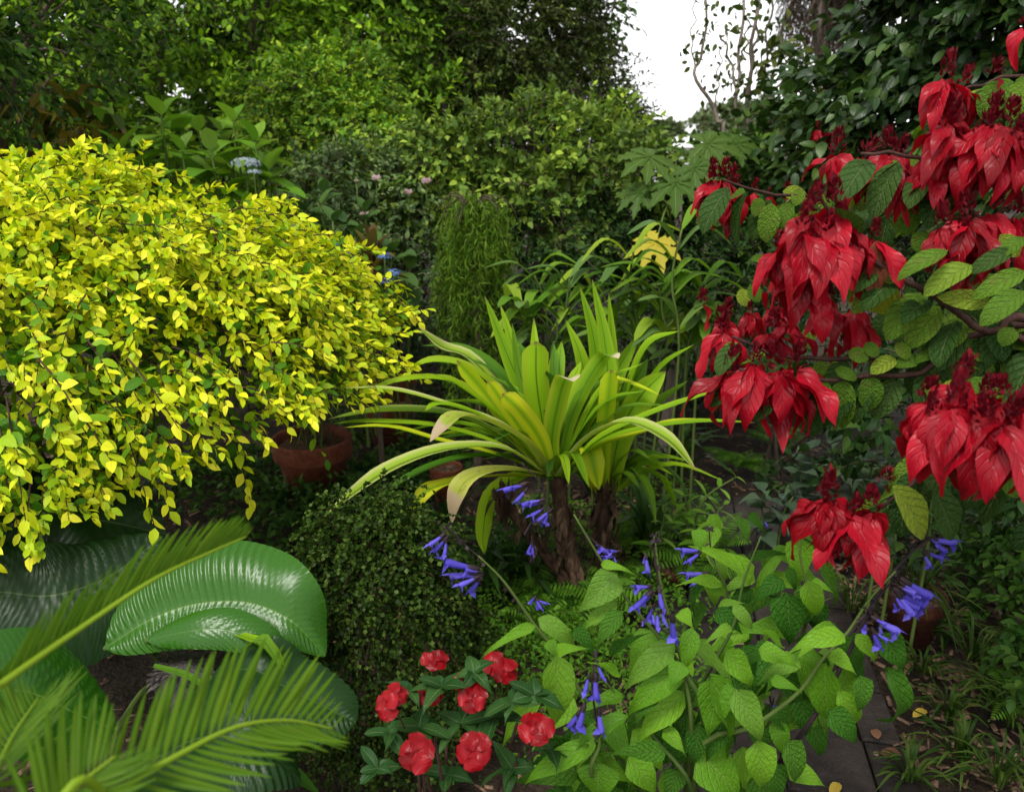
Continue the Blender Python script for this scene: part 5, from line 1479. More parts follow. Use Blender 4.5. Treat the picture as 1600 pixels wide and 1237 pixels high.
# narrow blades beside it
for pts, w, m in (([(380, 1015, 0), (410, 1000, -.02), (440, 1045, -.05)], 26, LM_STD), ([(240, 1040, 0), (300, 1060, 0), (370, 1110, -.05)], 14, LM_STD), ([(370, 990, .05), (420, 1010, 0), (445, 1040, -.02)], 20, LM_STR), ([(370, 1230, 0), (440, 1205, -.02), (500, 1240, -.04)], 40, LM_STD)):
    c = pxline(pts, 1.42)
    r_ = ribbon(c, w * mpp(c[1]), fold=.3, n=9, prof=POINT)
    link('blade', mesh('blade', r_.v, r_.f, m, r_.uv), ple)
# shaggy stump in the middle of them
sc = pt(296, 1036, 1.5)
stump = thing('bark_stump', 'wet shaggy dark stump among the pleated leaves', 'stump', (sc[0], sc[1], 0))
V, Fq = lathe([(.075, 0), (.075, sc[2] * .5), (.07, sc[2] - .03), (.045, sc[2]), (.004, sc[2] + .012)], 18)
V[:, :2] += sc[:2] + rng.normal(0, .003, (len(V), 2))
DSH = rough_mat('dark_shaggy_bark', [(.012, .008, .008), (.035, .026, .024), (.09, .075, .07)], 26, .4, 1.0, (1, 1, .4), spec=.6)
st_body = link('body', mesh('body', V, Fq, DSH), stump)
k = 150
a = rng.uniform(0, 6.28, k)
o = np.stack([np.cos(a), np.sin(a), 0 * a], 1)
rr = .074 * np.sqrt(rng.random(k))
P = np.stack([sc[0] + np.cos(a) * rr, sc[1] + np.sin(a) * rr, sc[2] + .01 - 6 * rr ** 2], 1)
P[::2] = np.stack([sc[0] + np.cos(a) * .075, sc[1] + np.sin(a) * .075, rng.uniform(.1, sc[2], k)], 1)[::2]
M = frames(P, o + UP * rng.uniform(-.3, .8, (k, 1)), o * .5 + UP, rng.uniform(.02, .04, k), rng.uniform(.03, .055, k))
for j in range(k):
    link('bark_scale', LANCE[j % 3].me('bark_scale', DSH), stump, Matrix(M[j].tolist()))

# ------------------------------------------------------------------ cycad fronds close to the lens
LM_CYC = leaf_mat('cycad_leaflet', [(0.0432, 0.1184, 0.003763), (0.0612, 0.146, 0.004704), (0.0864, 0.1736, 0.006586)], rough=.42, trans=.35, tcol=(1.25, 1.25, .5), midrib=(.2, .27, .04), mid_w=.15, bump=.1)
STEM_Y = leaf_mat('cycad_rachis', [(.13, .22, .012), (.17, .26, .015)], rough=.4, trans=.0, bump=.05)
LMF = [leaf_tpl(.35, .55, 6, 1, .07, .5, dr, .0, s) for s, dr in enumerate((.12, .2, .05))]
cb = np.array([-.62, .42, 0])
cyc = thing('cycad', 'cycad with bright green feather fronds close at the lower left', 'plant', cb)
tube_part('trunk', [(catmull([cb, cb + [0, 0, .2], cb + [0, 0, .42]], 6), np.linspace(.09, .07, 6))], SHAG, cyc, 14)


def frond(mid, Ys, nl, Ll, s0, sideA, sideB, lift, lens=(1, 1), sweep=.75):
    p = np.array([pt(q[0], q[1], y) for q, y in zip(mid, Ys)])
    c = catmull(np.vstack([cb + [0, 0, .4], p]), 60)
    fr = tube_part('frond', [(c, np.linspace(.005, .0012, 60))], STEM_Y, cyc, 7)
    T = nz(np.gradient(c, axis=0))
    for h, sd in enumerate((sideA, sideB)):
        s = np.linspace(s0, .995, nl)
        i = (s * 59).astype(int)
        fr_ = (s * 59) - i
        P = c[i] + (c[np.minimum(i + 1, 59)] - c[i]) * fr_[:, None]
        t = (s - s0) / (1 - s0)
        L = Ll * lens[h] * (.45 + .55 * np.sin(np.pi * np.clip(t * .75 + .2, 0, 1))) * np.where(t > .8, 1 - (t - .8) * 2.6, 1) * rng.uniform(.94, 1.06, nl)
        D = nz(np.asarray(sd, float)) * 1.0 + T[i] * (sweep + .7 * t)[:, None] + np.asarray(lift) + rng.normal(0, .035, (nl, 3))
        M = frames(P, D, np.cross(T[i], nz(np.asarray(sd, float))) * (1 if h else -1) + rng.normal(0, .1, (nl, 3)), L, L * 1.0)
        for j in range(nl):
            link('leaflet', LMF[j % 3].me('leaflet', LM_CYC), fr, Matrix(M[j].tolist()))


# upper frond, seen almost edge on, rising to the right
frond([(-120, 1165), (0, 1070), (120, 985), (240, 905), (330, 862), (385, 838)], [.55, .62, .7, .78, .85, .9], 46, .07, .3, (-.35, .0, .9), (-.15, .55, .5), (0, 0, 0.02), (1, .9), 1.3)
# lower frond, seen from above
frond([(60, 1330), (180, 1238), (280, 1178), (370, 1135), (450, 1125), (520, 1138)], [.52, .58, .63, .68, .72, .75], 28, .105, .3, (-.5, .35, .55), (.45, -.45, -.35), (0, 0, -.03), (1.05, .85), .75)
frond([(-80, 1330), (-20, 1230), (20, 1150), (60, 1090)], [.55, .6, .66, .72], 22, .1, .35, (-.8, .1, .2), (.75, .1, .3), (0, 0, 0), (1, .9), .5)
frond([(20, 1400), (70, 1300), (120, 1230), (180, 1180)], [.5, .53, .57, .6], 20, .09, .35, (-.6, .2, .5), (.6, -.2, -.1), (0, 0, 0), (1, .9), .5)
frond([(-250, 1200), (-420, 1100), (-560, 1080)], [.45, .5, .5], 24, .12, .3, (.1, .8, .2), (-.1, -.8, .2), (0, 0, 0), (1, 1), .5)
frond([(-200, 1500), (-200, 1700), (-150, 1900)], [.35, .25, .2], 24, .12, .3, (-.8, .1, .2), (.8, .1, .2), (0, 0, 0), (1, 1), .5)

# ------------------------------------------------------------------ red impatiens
LM_IMPR = leaf_mat('impatiens_petal', [(0.1745, 0.0012, 0.003686), (0.2442, 0.0024, 0.006144), (0.3141, 0.0056, 0.01106)], rough=.3, spec=.22, trans=.25, tcol=(1.2, .6, .6), veins=(3, .4), bump=.25, grain=.15)
LM_IMPL = leaf_mat('impatiens_leaf', [(0.00952, 0.0425, 0.00735), (0.017, 0.0595, 0.0098), (0.0272, 0.0765, 0.01372)], rough=.3, trans=.15, midrib=(.16, .2, .1), veins=(8, 2.6), vein_col=(.06, .12, .04), bump=.4)
PET = [leaf_tpl(.7, .3, 7, 2, .98, .1, dr, .22, s, tip=tp) for s, dr, tp in ((0, .12, .1), (1, -.05, .3), (2, .2, .05))]
ic = pt(690, 1130, 1.12)
imp = thing('red_impatiens', 'low impatiens with bright red flowers and dark veined leaves', 'plant', (ic[0], ic[1], 0))
IB = np.array([ic[0], ic[1], 0.])
for i in range(9):
    e = pt(rng.uniform(640, 830), rng.uniform(1120, 1200), 1.2 + rng.uniform(-.0, .08))
    tube_part('stem', [(catmull([IB + rng.normal(0, .04, 3) * [1, 1, 0], (IB + e) / 2 + rng.normal(0, .02, 3), e], 9), np.linspace(.006, .003, 9))], STEM_R, imp, 6)


def imp_flower(px, py, Y, r_px, nrm, roll=0.):
    c = pt(px, py, Y)
    r = .88 * r_px * mpp(c)
    nrm = nz(np.array(nrm, float))
    A, B = perp(nrm[None]); A, B = A[0], B[0]
    pts = catmull([c - nrm * .05 - UP * .04, c - nrm * .02, c], 5)
    fl = tube_part('flower', [(pts, np.array([.0014, .0014, .0016, .002, .0028]))], STEM_R, imp, 5)
    for j in range(5):
        a = roll + j * 6.283 / 5
        o = math.cos(a) * A + math.sin(a) * B
        M = frames(c + nrm * .0012 * j, o + nrm * rng.uniform(-.15, .1), nrm + rng.normal(0, .16, 3), r * rng.uniform(.9, 1.12))
        link('petal', PET[j % 3].me('petal', LM_IMPR), fl, Matrix(M[0].tolist()))


cf = lambda px, py: nz(CAMP - pt(px, py, 1.12))
for px, py, Y, r, n_ in ((649, 1175, 1.05, 34, cf(649, 1175) + [.0, 0, .1]), (742, 1172, 1.06, 33, cf(742, 1172) + [.1, 0, 0]), (604, 1102, 1.12, 28, cf(604, 1102) * .7 + [-.5, 0, .1]), (620, 1085, 1.15, 22, cf(604, 1102) * .6 + [.3, 0, .4]), (728, 1065, 1.17, 24, cf(728, 1065) + [-.3, 0, .3]), (738, 1090, 1.14, 28, cf(738, 1090) + [.2, 0, 0]), (680, 1032, 1.25, 24, [.1, -.25, .8]), (672, 1085, 1.18, 24, [.3, -.45, .9]), (772, 1035, 1.25, 26, [-.2, -.4, .7]), (790, 1050, 1.22, 24, [.4, -.5, .7]), (838, 1135, 1.12, 34, cf(838, 1135) + [.25, 0, .5])):
    imp_flower(px, py, Y, r, n_, rng.uniform(0, 6))
LV = []
for (bx, by), sz, kk in (((655, 1135), 66, 7), ((690, 1072), 62, 6), ((775, 1120), 66, 7), ((800, 1095), 55, 5), ((835, 1085), 60, 5), ((740, 1050), 50, 5), ((640, 1080), 50, 4), ((720, 1130), 60, 6), ((610, 1145), 55, 5), ((860, 1170), 50, 4), ((590, 1200), 48, 6), ((700, 1210), 55, 6), ((800, 1200), 55, 6)):
    b = pt(bx, by, 1.17 if by < 1190 else 1.2)
    a0 = rng.uniform(0, 6)
    for j in range(kk):
        a = a0 + j * 6.283 / kk + rng.normal(0, .3)
        o = np.array([math.cos(a), math.sin(a) * .9, .0])
        LV.append(frames(b, o + UP * rng.uniform(-.35, .75), UP - o * .2 + nz(CAMP - b) * .3 + rng.normal(0, .25, 3), sz * mpp(b) * rng.uniform(.6, 1.1), sz * mpp(b) * rng.uniform(.6, .85)))
foliage(imp, BIGEL[:2] + BIGOV[:2], np.concatenate(LV), LM_IMPL, 300)

# ------------------------------------------------------------------ blue salvia in the foreground
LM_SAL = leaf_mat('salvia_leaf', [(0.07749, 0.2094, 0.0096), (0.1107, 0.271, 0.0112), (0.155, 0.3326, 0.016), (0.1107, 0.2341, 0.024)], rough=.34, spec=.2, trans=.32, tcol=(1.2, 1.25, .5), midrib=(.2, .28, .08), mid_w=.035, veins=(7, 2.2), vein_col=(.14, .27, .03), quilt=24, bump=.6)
LM_SALD = leaf_mat('salvia_dark_leaf', [(0.0264, 0.1, 0.0081), (0.042, 0.1313, 0.0108), (0.066, 0.1688, 0.0144)], rough=.34, trans=.25, midrib=(.12, .19, .05), mid_w=.035, veins=(8, 2.4), quilt=24, bump=.9)  # darker green leaf colour mixed in among the main one
LM_BLUEF = leaf_mat('salvia_flower', [(.075, .06, .42), (.11, .085, .52), (.15, .12, .6)], rough=.5, trans=.25, tcol=(1, 1, 1.1), bump=.1)
salv = thing('blue_salvia', 'blue flowered salvia with large fresh green pointed leaves in the foreground', 'plant', (*gnd(1110, 1300)[:2], 0))
SB = gnd(1110, 1300)
YS = 1.22
R8 = lambda x, y: (530 + .3396 * x, 817 + .3396 * y)
R9 = lambda x, y: (1060 + .3396 * x, 817 + .3396 * y)


def sal_leaf(b, t, w, dark=False, dY=0., tilt=0., tl=None):
    mid = ((b[0] + t[0]) / 2, (b[1] + t[1]) / 2)
    Yb = YS + dY + rng.normal(0, .03)
    Pb = pt(b[0], b[1], Yb)
    Pt = pt(t[0], t[1], Yb + tilt - .03)
    L = np.linalg.norm(Pt - Pb)
    Wm = w * mpp(Pb)
    tc = nz(CAMP - (Pb + Pt) / 2)
    tpl = HEART if w / max(math.hypot(t[0] - b[0], t[1] - b[1]), 1) > .55 else BIGOV
    base_w = .66 if tpl is HEART else .6
    M = frames(Pb, Pt - Pb, tc * .75 + UP * .55 + rng.normal(0, .16, 3), L * 1.16, Wm / base_w * .9)
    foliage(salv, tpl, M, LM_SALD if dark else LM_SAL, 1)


for f, b, t, w, *o in (
    (R8, (1275, 235), (1110, 412), 165), (R8, (1205, 190), (1330, 205), 50), (R8, (905, 470), (665, 582), 60), (R8, (915, 435), (1132, 572), 105), (R8, (1000, 605), (1022, 982), 175), (R8, (1000, 590), (1100, 565), 70), (R8, (935, 760), (735, 1022), 110),
    (R8, (1152, 1020), (822, 1175), 120), (R8, (1195, 1100), (1180, 1300), 215), (R8, (1590, 650), (1288, 870), 150), (R8, (1545, 555), (1285, 745), 130), (R8, (1450, 500), (1295, 690), 140), (R8, (1590, 775), (1362, 1000), 150), (R8, (1225, 880), (1335, 1095), 130), (R8, (1330, 890), (1050, 990), 100),
    (R8, (1330, 1075), (1500, 1260), 165), (R8, (1490, 950), (1600, 1045), 105), (R8, (1500, 1050), (1280, 1050), 110, 1), (R8, (1290, 695), (1195, 640), 60), (R8, (1310, 795), (1100, 845), 80), (R8, (1560, 1130), (1500, 1280), 120, 1), (R8, (1280, 360), (1110, 470), 80), (R8, (1300, 400), (1180, 560), 100, 1), (R8, (1240, 600), (1340, 520), 60, 1), (R8, (960, 540), (1010, 620), 70), (R8, (1080, 480), (1190, 600), 90, 1, .05),
    (R9, (560, 65), (550, 300), 140, 0, .3), (R9, (520, 10), (650, 15), 60, 0, .3), (R9, (510, 40), (640, 60), 35, 0, .3), (R9, (245, 475), (140, 530), 55), (R9, (182, 380), (285, 350), 45), (R9, (250, 375), (368, 505), 70), (R9, (95, 25), (95, 120), 75, 0, .15), (R9, (60, 480), (35, 695), 100), (R9, (70, 540), (275, 770), 120), (R9, (215, 585), (375, 770), 130), (R9, (180, 705), (150, 1000), 190), (R9, (140, 690), (335, 1060), 150),
    (R9, (265, 760), (395, 1010), 150), (R9, (370, 580), (555, 640), 110), (R9, (760, 515), (560, 535), 110), (R9, (680, 640), (650, 985), 185), (R9, (735, 770), (885, 1000), 110), (R9, (690, 860), (872, 1035), 140, 1), (R9, (815, 510), (930, 640), 80), (R9, (960, 660), (1145, 1015), 150, 1), (R9, (940, 500), (1055, 700), 150, 1), (R9, (425, 720), (548, 755), 65), (R9, (500, 320), (520, 585), 185, 1, .12), (R9, (605, 310), (625, 445), 80, 0, .15), (R9, (700, 590), (820, 680), 90),
    (R9, (370, 1000), (400, 1290), 165), (R9, (90, 1050), (330, 1280), 250), (R9, (500, 1000), (600, 1240), 160, 1), (R9, (450, 900), (500, 1090), 100), (R9, (560, 620), (640, 830), 110, 0, .05), (R9, (840, 700), (860, 900), 120, 1), (R9, (640, 530), (560, 600), 70), (R9, (480, 570), (380, 480), 60), (R9, (10, 400), (60, 470), 80), (R9, (15, 640), (-40, 740), 110), (R9, (320, 160), (480, 130), 60, 1, .3), (R9, (160, 120), (235, 270), 110, 0, .35), (R9, (150, 250), (180, 400), 90, 0, .3),
    (R9, (480, 260), (340, 330), 110, 1, .2), (R9, (170, 400), (300, 490), 110, 1, .12), (R9, (420, 560), (330, 640), 90, 1, .05), (R9, (590, 420), (470, 330), 90, 1, .2), (R9, (640, 160), (790, 410), 70, 1, .3), (R9, (480, 150), (320, 300), 60, 0, .3), (R9, (610, 270), (700, 300), 60, 0, .25), (R9, (560, 800), (600, 1000), 130, 1, .06), (R9, (300, 560), (360, 700), 110, 1, .08), (R9, (430, 850), (520, 960), 110, 1, .08), (R9, (60, 860), (-40, 960), 130, 1, .06), (R9, (40, 980), (-60, 1080), 120, 1, .05), (R8, (1420, 880), (1350, 1050), 120, 1, .08), (R8, (1450, 780), (1340, 900), 110, 1, .08), (R8, (1500, 900), (1420, 1080), 120, 1, .06), (R8, (1480, 640), (1420, 800), 120, 1, .1), (R9, (210, 900), (120, 1100), 130, 1, .06), (R9, (430, 1100), (480, 1290), 140, 1, .05)):
    sal_leaf(f(*b), f(*t), w * .3396, *o)

# the lower storey of its leaves
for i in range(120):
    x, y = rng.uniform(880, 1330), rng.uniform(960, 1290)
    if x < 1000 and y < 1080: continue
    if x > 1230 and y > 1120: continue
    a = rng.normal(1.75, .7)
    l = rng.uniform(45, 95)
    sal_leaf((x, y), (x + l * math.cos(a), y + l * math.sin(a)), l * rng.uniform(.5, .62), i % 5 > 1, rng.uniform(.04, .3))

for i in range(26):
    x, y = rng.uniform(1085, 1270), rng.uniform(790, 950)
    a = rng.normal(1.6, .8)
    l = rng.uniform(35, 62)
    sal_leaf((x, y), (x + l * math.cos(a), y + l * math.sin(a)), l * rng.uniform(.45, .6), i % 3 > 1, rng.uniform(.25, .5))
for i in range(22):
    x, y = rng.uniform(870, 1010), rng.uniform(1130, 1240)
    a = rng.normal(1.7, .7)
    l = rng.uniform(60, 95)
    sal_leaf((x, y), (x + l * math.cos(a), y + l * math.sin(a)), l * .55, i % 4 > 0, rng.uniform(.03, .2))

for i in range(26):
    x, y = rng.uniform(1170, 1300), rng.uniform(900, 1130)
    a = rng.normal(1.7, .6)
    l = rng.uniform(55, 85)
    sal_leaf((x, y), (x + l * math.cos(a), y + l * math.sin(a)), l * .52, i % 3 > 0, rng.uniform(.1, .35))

sal_stems = [
    [R8(640, 150), R8(760, 270), R8(890, 455), R8(1000, 600), (950, 1150), None],
    [R8(1080, -40), R8(1230, 210), R8(1340, 370), R8(1450, 500), R8(1560, 640), (1100, 1130), None],
    [R8(1190, 560), R8(1165, 760), R8(1200, 1000), (930, 1220), None],
    [R9(1000, 220), R9(880, 350), R9(780, 500), R9(660, 630), R9(550, 780), R9(330, 940), R9(100, 1040), None],
    [R9(380, 60), R9(300, 270), R9(250, 480), R9(130, 700), R9(40, 900), None],
    [R9(1180, 60), R9(1080, 130), R9(960, 260), R9(870, 420), R9(760, 640), (1250, 1150), None],
    [R9(570, -10), R9(560, 150), R9(600, 400), R9(500, 700), R9(420, 920), None],
    [R8(1450, 60), R8(1480, 280), R8(1530, 480), R8(1590, 700), (1080, 1150), None],
    [R8(1200, 700), R8(1380, 910), R8(1480, 1020), (1080, 1230), None],
    [R9(90, 60), R9(160, 180), R9(220, 330), R9(180, 600), None]]
for i, s in enumerate(sal_stems):
    s = [q for q in s if q is not None]
    dY = {0: .12, 4: .1, 5: .05, 6: .2, 9: .25}.get(i, .02)
    p = np.array([pt(q[0], q[1], YS + dY) for q in s][::-1])
    foot = np.array([SB[0] + (p[0][0] - SB[0]) * .4, SB[1] + rng.normal(0, .03), 0])
    c = catmull(np.vstack([foot, p]), 26)
    tube_part('stem', [(c, np.linspace(.0055, .0016, 26))], STEM_G if i not in (5,) else STEM_D, salv, 6)


def tube_flower(c, d, L, parent):
    """two lipped tubular floret: calyx, swelling tube, hooded upper lip and drooping lower lip"""
    d = nz(np.asarray(d, float))
    A = nz(np.cross(d, UP + [.1, .2, 0])); B = np.cross(A, d)
    cv = catmull([c, c + d * L * .5, c + d * L * .82 + B * L * .03], 8)
    V, Fa, U = tubes([(cv, L * np.array([.035, .05, .065, .078, .09, .1, .1, .085]))], 7)
    ts = [Tpl(V, Fa[0], U)]
    tip = cv[-2]
    for D_, n_, l, w in ((d + B * .35, B - d * .2, .42, .5), (d * .55 - B * .9, B * .6 + d, .34, .62), (d * .5 - B * .35 + A * .8, B + d, .2, .3), (d * .5 - B * .35 - A * .8, B + d, .2, .3)):
        t = SMALL[0]
        M = frames(tip - d * L * .04, D_, n_, L * l, L * w)[0]
        ts.append(Tpl(t.v @ M[:3, :3].T + M[:3, 3], t.f, t.uv))
    fl = link('floret', join_tpls('floret', ts, LM_BLUEF), parent)
    cal = catmull([c - d * L * .04, c + d * L * .12, c + d * L * .3], 5)
    tube_part('calyx', [(cal, L * np.array([.03, .06, .075, .07, .06]))], STEM_D, fl, 6)


def spike(path, Y, flowers, ncal=10):
    p = np.array([pt(q[0], q[1], Y) for q in path])
    c = catmull(p, 14)
    sp = tube_part('flower_spike', [(c, np.linspace(.0024, .0012, 14))], STEM_D, salv, 5)
    for fx, fy, tx, ty in flowers:
        a, b = pt(fx, fy, Y - .005), pt(tx, ty, Y - .012 + rng.normal(0, .008))
        tube_flower(a, b - a, np.linalg.norm(b - a) * 1.12, sp)
    k = ncal
    s = rng.integers(0, 14, k)
    M = frames(c[s], np.gradient(c, axis=0)[s] * 40 + rng.normal(0, .55, (k, 3)) - UP * .25, rand_dirs(k), rng.uniform(.011, .017, k), rng.uniform(.012, .018, k))
    if k: link('calyxes', merged('calyxes', SMALL, rng.integers(0, 2, k), M, STEM_D), sp, kind='stuff')


C8 = lambda L: [(*R8(a, b), *R8(c, d)) for a, b, c, d in L]
C9 = lambda L: [(*R9(a, b), *R9(c, d)) for a, b, c, d in L]
spike([(820, 835), (850, 770), (815, 722)], 1.5, [(822, 755, 784, 768), (824, 762, 806, 785), (822, 758, 800, 762), (850, 785, 812, 790), (852, 792, 828, 808), (858, 792, 850, 820), (862, 795, 838, 816), (850, 780, 825, 786)], 16)
spike([R8(880, 450), R8(730, 240), R8(590, 110), R8(500, 20)], 1.36, C8([(490, 45, 410, 110), (500, 60, 430, 140), (495, 70, 485, 150), (640, 210, 470, 180), (640, 230, 500, 250), (650, 240, 545, 295), (655, 245, 600, 325), (660, 225, 570, 215), (660, 235, 555, 245)]), 26)
spike([R8(880, 180), R8(890, 120), R8(885, 60)], 1.5, C8([(890, 80, 870, 140), (890, 90, 890, 150), (905, 335, 875, 370), (900, 340, 930, 400), (890, 335, 925, 385), (905, 350, 960, 375)]), 6)
spike([R8(1260, 140), R8(1180, 90), R8(1120, 30)], 1.45, C8([(1270, 150, 1190, 115), (1275, 150, 1215, 160), (1260, 140, 1270, 175), (1290, 130, 1240, 130), (920, -10, 960, 5)]), 8)
spike([R8(1500, 430), R8(1470, 280), R8(1450, 120), R8(1460, 40)], 1.2, C8([(1410, 140, 1420, 235), (1405, 150, 1400, 180), (1440, 290, 1355, 300), (1440, 310, 1355, 400), (1450, 320, 1390, 370), (1470, 290, 1485, 400), (1455, 370, 1420, 450), (1480, 390, 1500, 470), (1465, 400, 1465, 485), (1440, 400, 1450, 470), (1530, 420, 1540, 545), (1440, 300, 1395, 350), (1400, 440, 1395, 470)]), 30)
spike([R8(1195, 980), R8(1165, 760), R8(1180, 600)], 1.16, C8([(1185, 640, 1215, 720), (1150, 690, 1130, 785), (1180, 690, 1180, 820), (1130, 830, 1100, 955), (1110, 860, 1055, 945), (1195, 850, 1205, 970), (1195, 760, 1195, 820)]), 20)
spike([R9(180, 230), R9(150, 120), R9(140, 20)], 1.5, C9([(120, 125, 5, 130), (110, 128, 40, 185), (140, 230, 25, 240), (120, 238, 65, 290)]), 10)
spike([R9(1000, 260), R9(1060, 130), R9(1120, 60)], 1.28, C9([(1150, 70, 1285, 95), (1160, 75, 1235, 140), (1130, 130, 1228, 170), (1125, 130, 1158, 205), (1150, 68, 1200, 100)]), 14)
spike([R9(860, 420), R9(930, 330), R9(1010, 230)], 1.24, C9([(1025, 255, 1170, 350), (1010, 290, 1100, 330), (990, 300, 1135, 390), (1000, 310, 1080, 435), (990, 320, 1035, 400), (1020, 270, 1100, 330), (1000, 330, 1110, 400), (1030, 300, 1120, 350), (985, 350, 1005, 405)]), 14)
spike([R9(780, 520), R9(860, 420), R9(880, 380)], 1.2, C9([(890, 430, 1020, 510), (870, 450, 850, 500), (900, 500, 970, 545), (890, 480, 925, 580), (920, 460, 935, 510), (895, 435, 960, 470)]), 14)
spike([R9(330, 200), R9(350, 90), R9(400, 10)], 1.5, C9([(395, -20, 410, 20)]), 14)
spike([R9(420, 900), R9(430, 850), R9(440, 800)], 1.3, C9([(420, 840, 470, 850), (425, 830, 445, 860)]), 4)

# ------------------------------------------------------------------ the red bract shrub on the right
LM_BRACT = leaf_mat('red_bract', [(0.1852, 0.00135, 0.0055), (0.285, 0.0018, 0.009625), (0.4133, 0.0045, 0.01788), (0.2422, 0.0045, 0.01238)], rough=.33, spec=.25, trans=.25, tcol=(1.25, .6, .6), midrib=(.2, .006, .01), mid_w=.04, veins=(6, 1.9), bump=.45, grain=.12)
LM_BRACTD = leaf_mat('maroon_bract', [(.14, .012, .014), (.2, .03, .025), (.16, .06, .025)], rough=.35, trans=.25, midrib=(.18, .02, .02), veins=(6, 1.9), bump=.7)
LM_SPK = leaf_mat('crimson_bud', [(0.066, 0.0028, 0.007), (0.1122, 0.0042, 0.0098), (0.1716, 0.0084, 0.0154)], rough=.45, trans=.1, tcol=(1.2, .5, .5), bump=.1)
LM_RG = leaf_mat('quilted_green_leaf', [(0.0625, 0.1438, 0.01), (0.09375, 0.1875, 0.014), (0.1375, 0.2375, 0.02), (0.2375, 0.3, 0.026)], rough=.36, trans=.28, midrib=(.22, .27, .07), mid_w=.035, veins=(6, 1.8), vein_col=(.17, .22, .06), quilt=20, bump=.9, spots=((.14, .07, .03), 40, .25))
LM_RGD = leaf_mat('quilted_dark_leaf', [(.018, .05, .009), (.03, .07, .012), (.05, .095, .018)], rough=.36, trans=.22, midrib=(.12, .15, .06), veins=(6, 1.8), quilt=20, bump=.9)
BR = [leaf_tpl(.6, 1.0, 8, 2, .5, .34, dr, .3, s, skew=sk, tip=.15) for s, dr, sk in ((0, .2, .05), (1, .35, -.06), (2, .1, .0), (3, .28, .08))]
rb = np.array([1.75, 1.95, 0])
red = thing('red_bract_shrub', 'shrub with hanging clusters of large red bracts and quilted green leaves on the right', 'shrub', rb)
S3 = lambda x, y: (1060 + .3396 * x, .3396 * y)
S6 = lambda x, y: (1060 + .3396 * x, 400 + .3396 * y)


def branch(pts, Y, r0, r1, mat=STEM_R):
    p = np.array([pt(q[0], q[1], Y + (q[2] if len(q) > 2 else 0)) for q in pts])
    c = catmull(np.vstack([rb + [0, 0, .15], p]), 26)
    c[6:-1] += rng.normal(0, .002, (19, 3))
    tube_part('branch', [(c, np.linspace(r0, r1, 26))], mat, red, 7)
    return c


BL = [branch([(1760, 620), (1600, 498), S6(1440, 350), S6(1200, 200), S6(870, 0), S3(640, 900)], 1.38, .011, .003),
      branch([(1700, 600), (1560, 512), S6(1290, 440), S6(1120, 475), S6(700, 475), S6(450, 450), S6(250, 370)], 1.42, .009, .0025),
      branch([(1700, 640), (1530, 520), S6(1130, 530), S6(880, 550), S6(700, 570), S6(520, 560), S6(280, 520)], 1.4, .008, .0025),
      branch([(1750, 900), (1560, 720), S6(1290, 900), S6(1140, 985), S6(930, 1160)], 1.25, .008, .003),
      branch([(1750, 700), (1660, 520), (1590, 420), (1520, 330), (1440, 250), (1345, 240)], 1.5, .009, .003),
      branch([(1800, 600), (1680, 400), (1600, 250), (1540, 190), (1480, 150)], 1.55, .01, .003),
      branch([(1800, 760), (1700, 680), (1600, 640), (1520, 640)], 1.12, .008, .003),
      branch([(1700, 560), (1600, 420), (1450, 330), (1320, 310), (1190, 300), (1130, 280)], 1.7, .008, .002),
      branch([(1720, 300), (1660, 160), (1600, 120), (1500, 140)], 1.55, .007, .002)]


def flower_head(px, py, Y, blen, n=6, spk=1.0, maroon=0., az=None, splay=False):
    c = pt(px, py + 6, Y)
    m = mpp(c)
    h = 40 * m * spk * blen / 85
    ax = nz(np.array([rng.normal(0, .18), rng.normal(0, .15) - .1, 1]))
    k = 60
    s = rng.random(k) ** .8
    a = rng.uniform(0, 6.28, k)
    A, B = perp(ax[None]); A, B = A[0], B[0]
    o = np.cos(a)[:, None] * A + np.sin(a)[:, None] * B
    rr = h * (.4 - .26 * s)
    P = c + ax * (h * (s * 1.0))[:, None] + o * rr[:, None] * .6
    M = frames(P, o * (.8 if not splay else 1.6) + ax * (.5 + s)[:, None], o + ax * .3, h * rng.uniform(.26, .42, k) * (1.6 if splay else 1), h * rng.uniform(.3, .42, k) * (.7 if splay else 1))
    hd = link('flower_head', merged('flower_head', SMALL + LANCE[:1], rng.integers(0, 3, k), M, LM_SPK), red)
    n = n + 3 if n > 3 else n
    for j in range(n):
        a = (az if az is not None else 0) + j * 6.283 / max(n, 1) + rng.normal(0, .45)
        oo = np.array([math.cos(a), math.sin(a) * .85 - .1, 0])
        dn = rng.uniform(.3, 1.7)
        L = blen * m * rng.uniform(.65, 1.2) * 1.13
        D = oo * rng.uniform(.45, .8) - UP * dn
        N = UP * .7 + oo * 1.0 + nz(CAMP - c) * .35 + rng.normal(0, .15, 3)
        foliage_part(BR[rng.integers(4)], frames(c + oo * .006 - UP * .003, D, N, L, L * rng.uniform(.6, .85)), LM_BRACTD if rng.random() < maroon else LM_BRACT, hd, 'bract')
    return hd


def foliage_part(tpl, M, mat, parent, name):
    link(name, tpl.me(name, mat), parent, Matrix(M[0].tolist()))


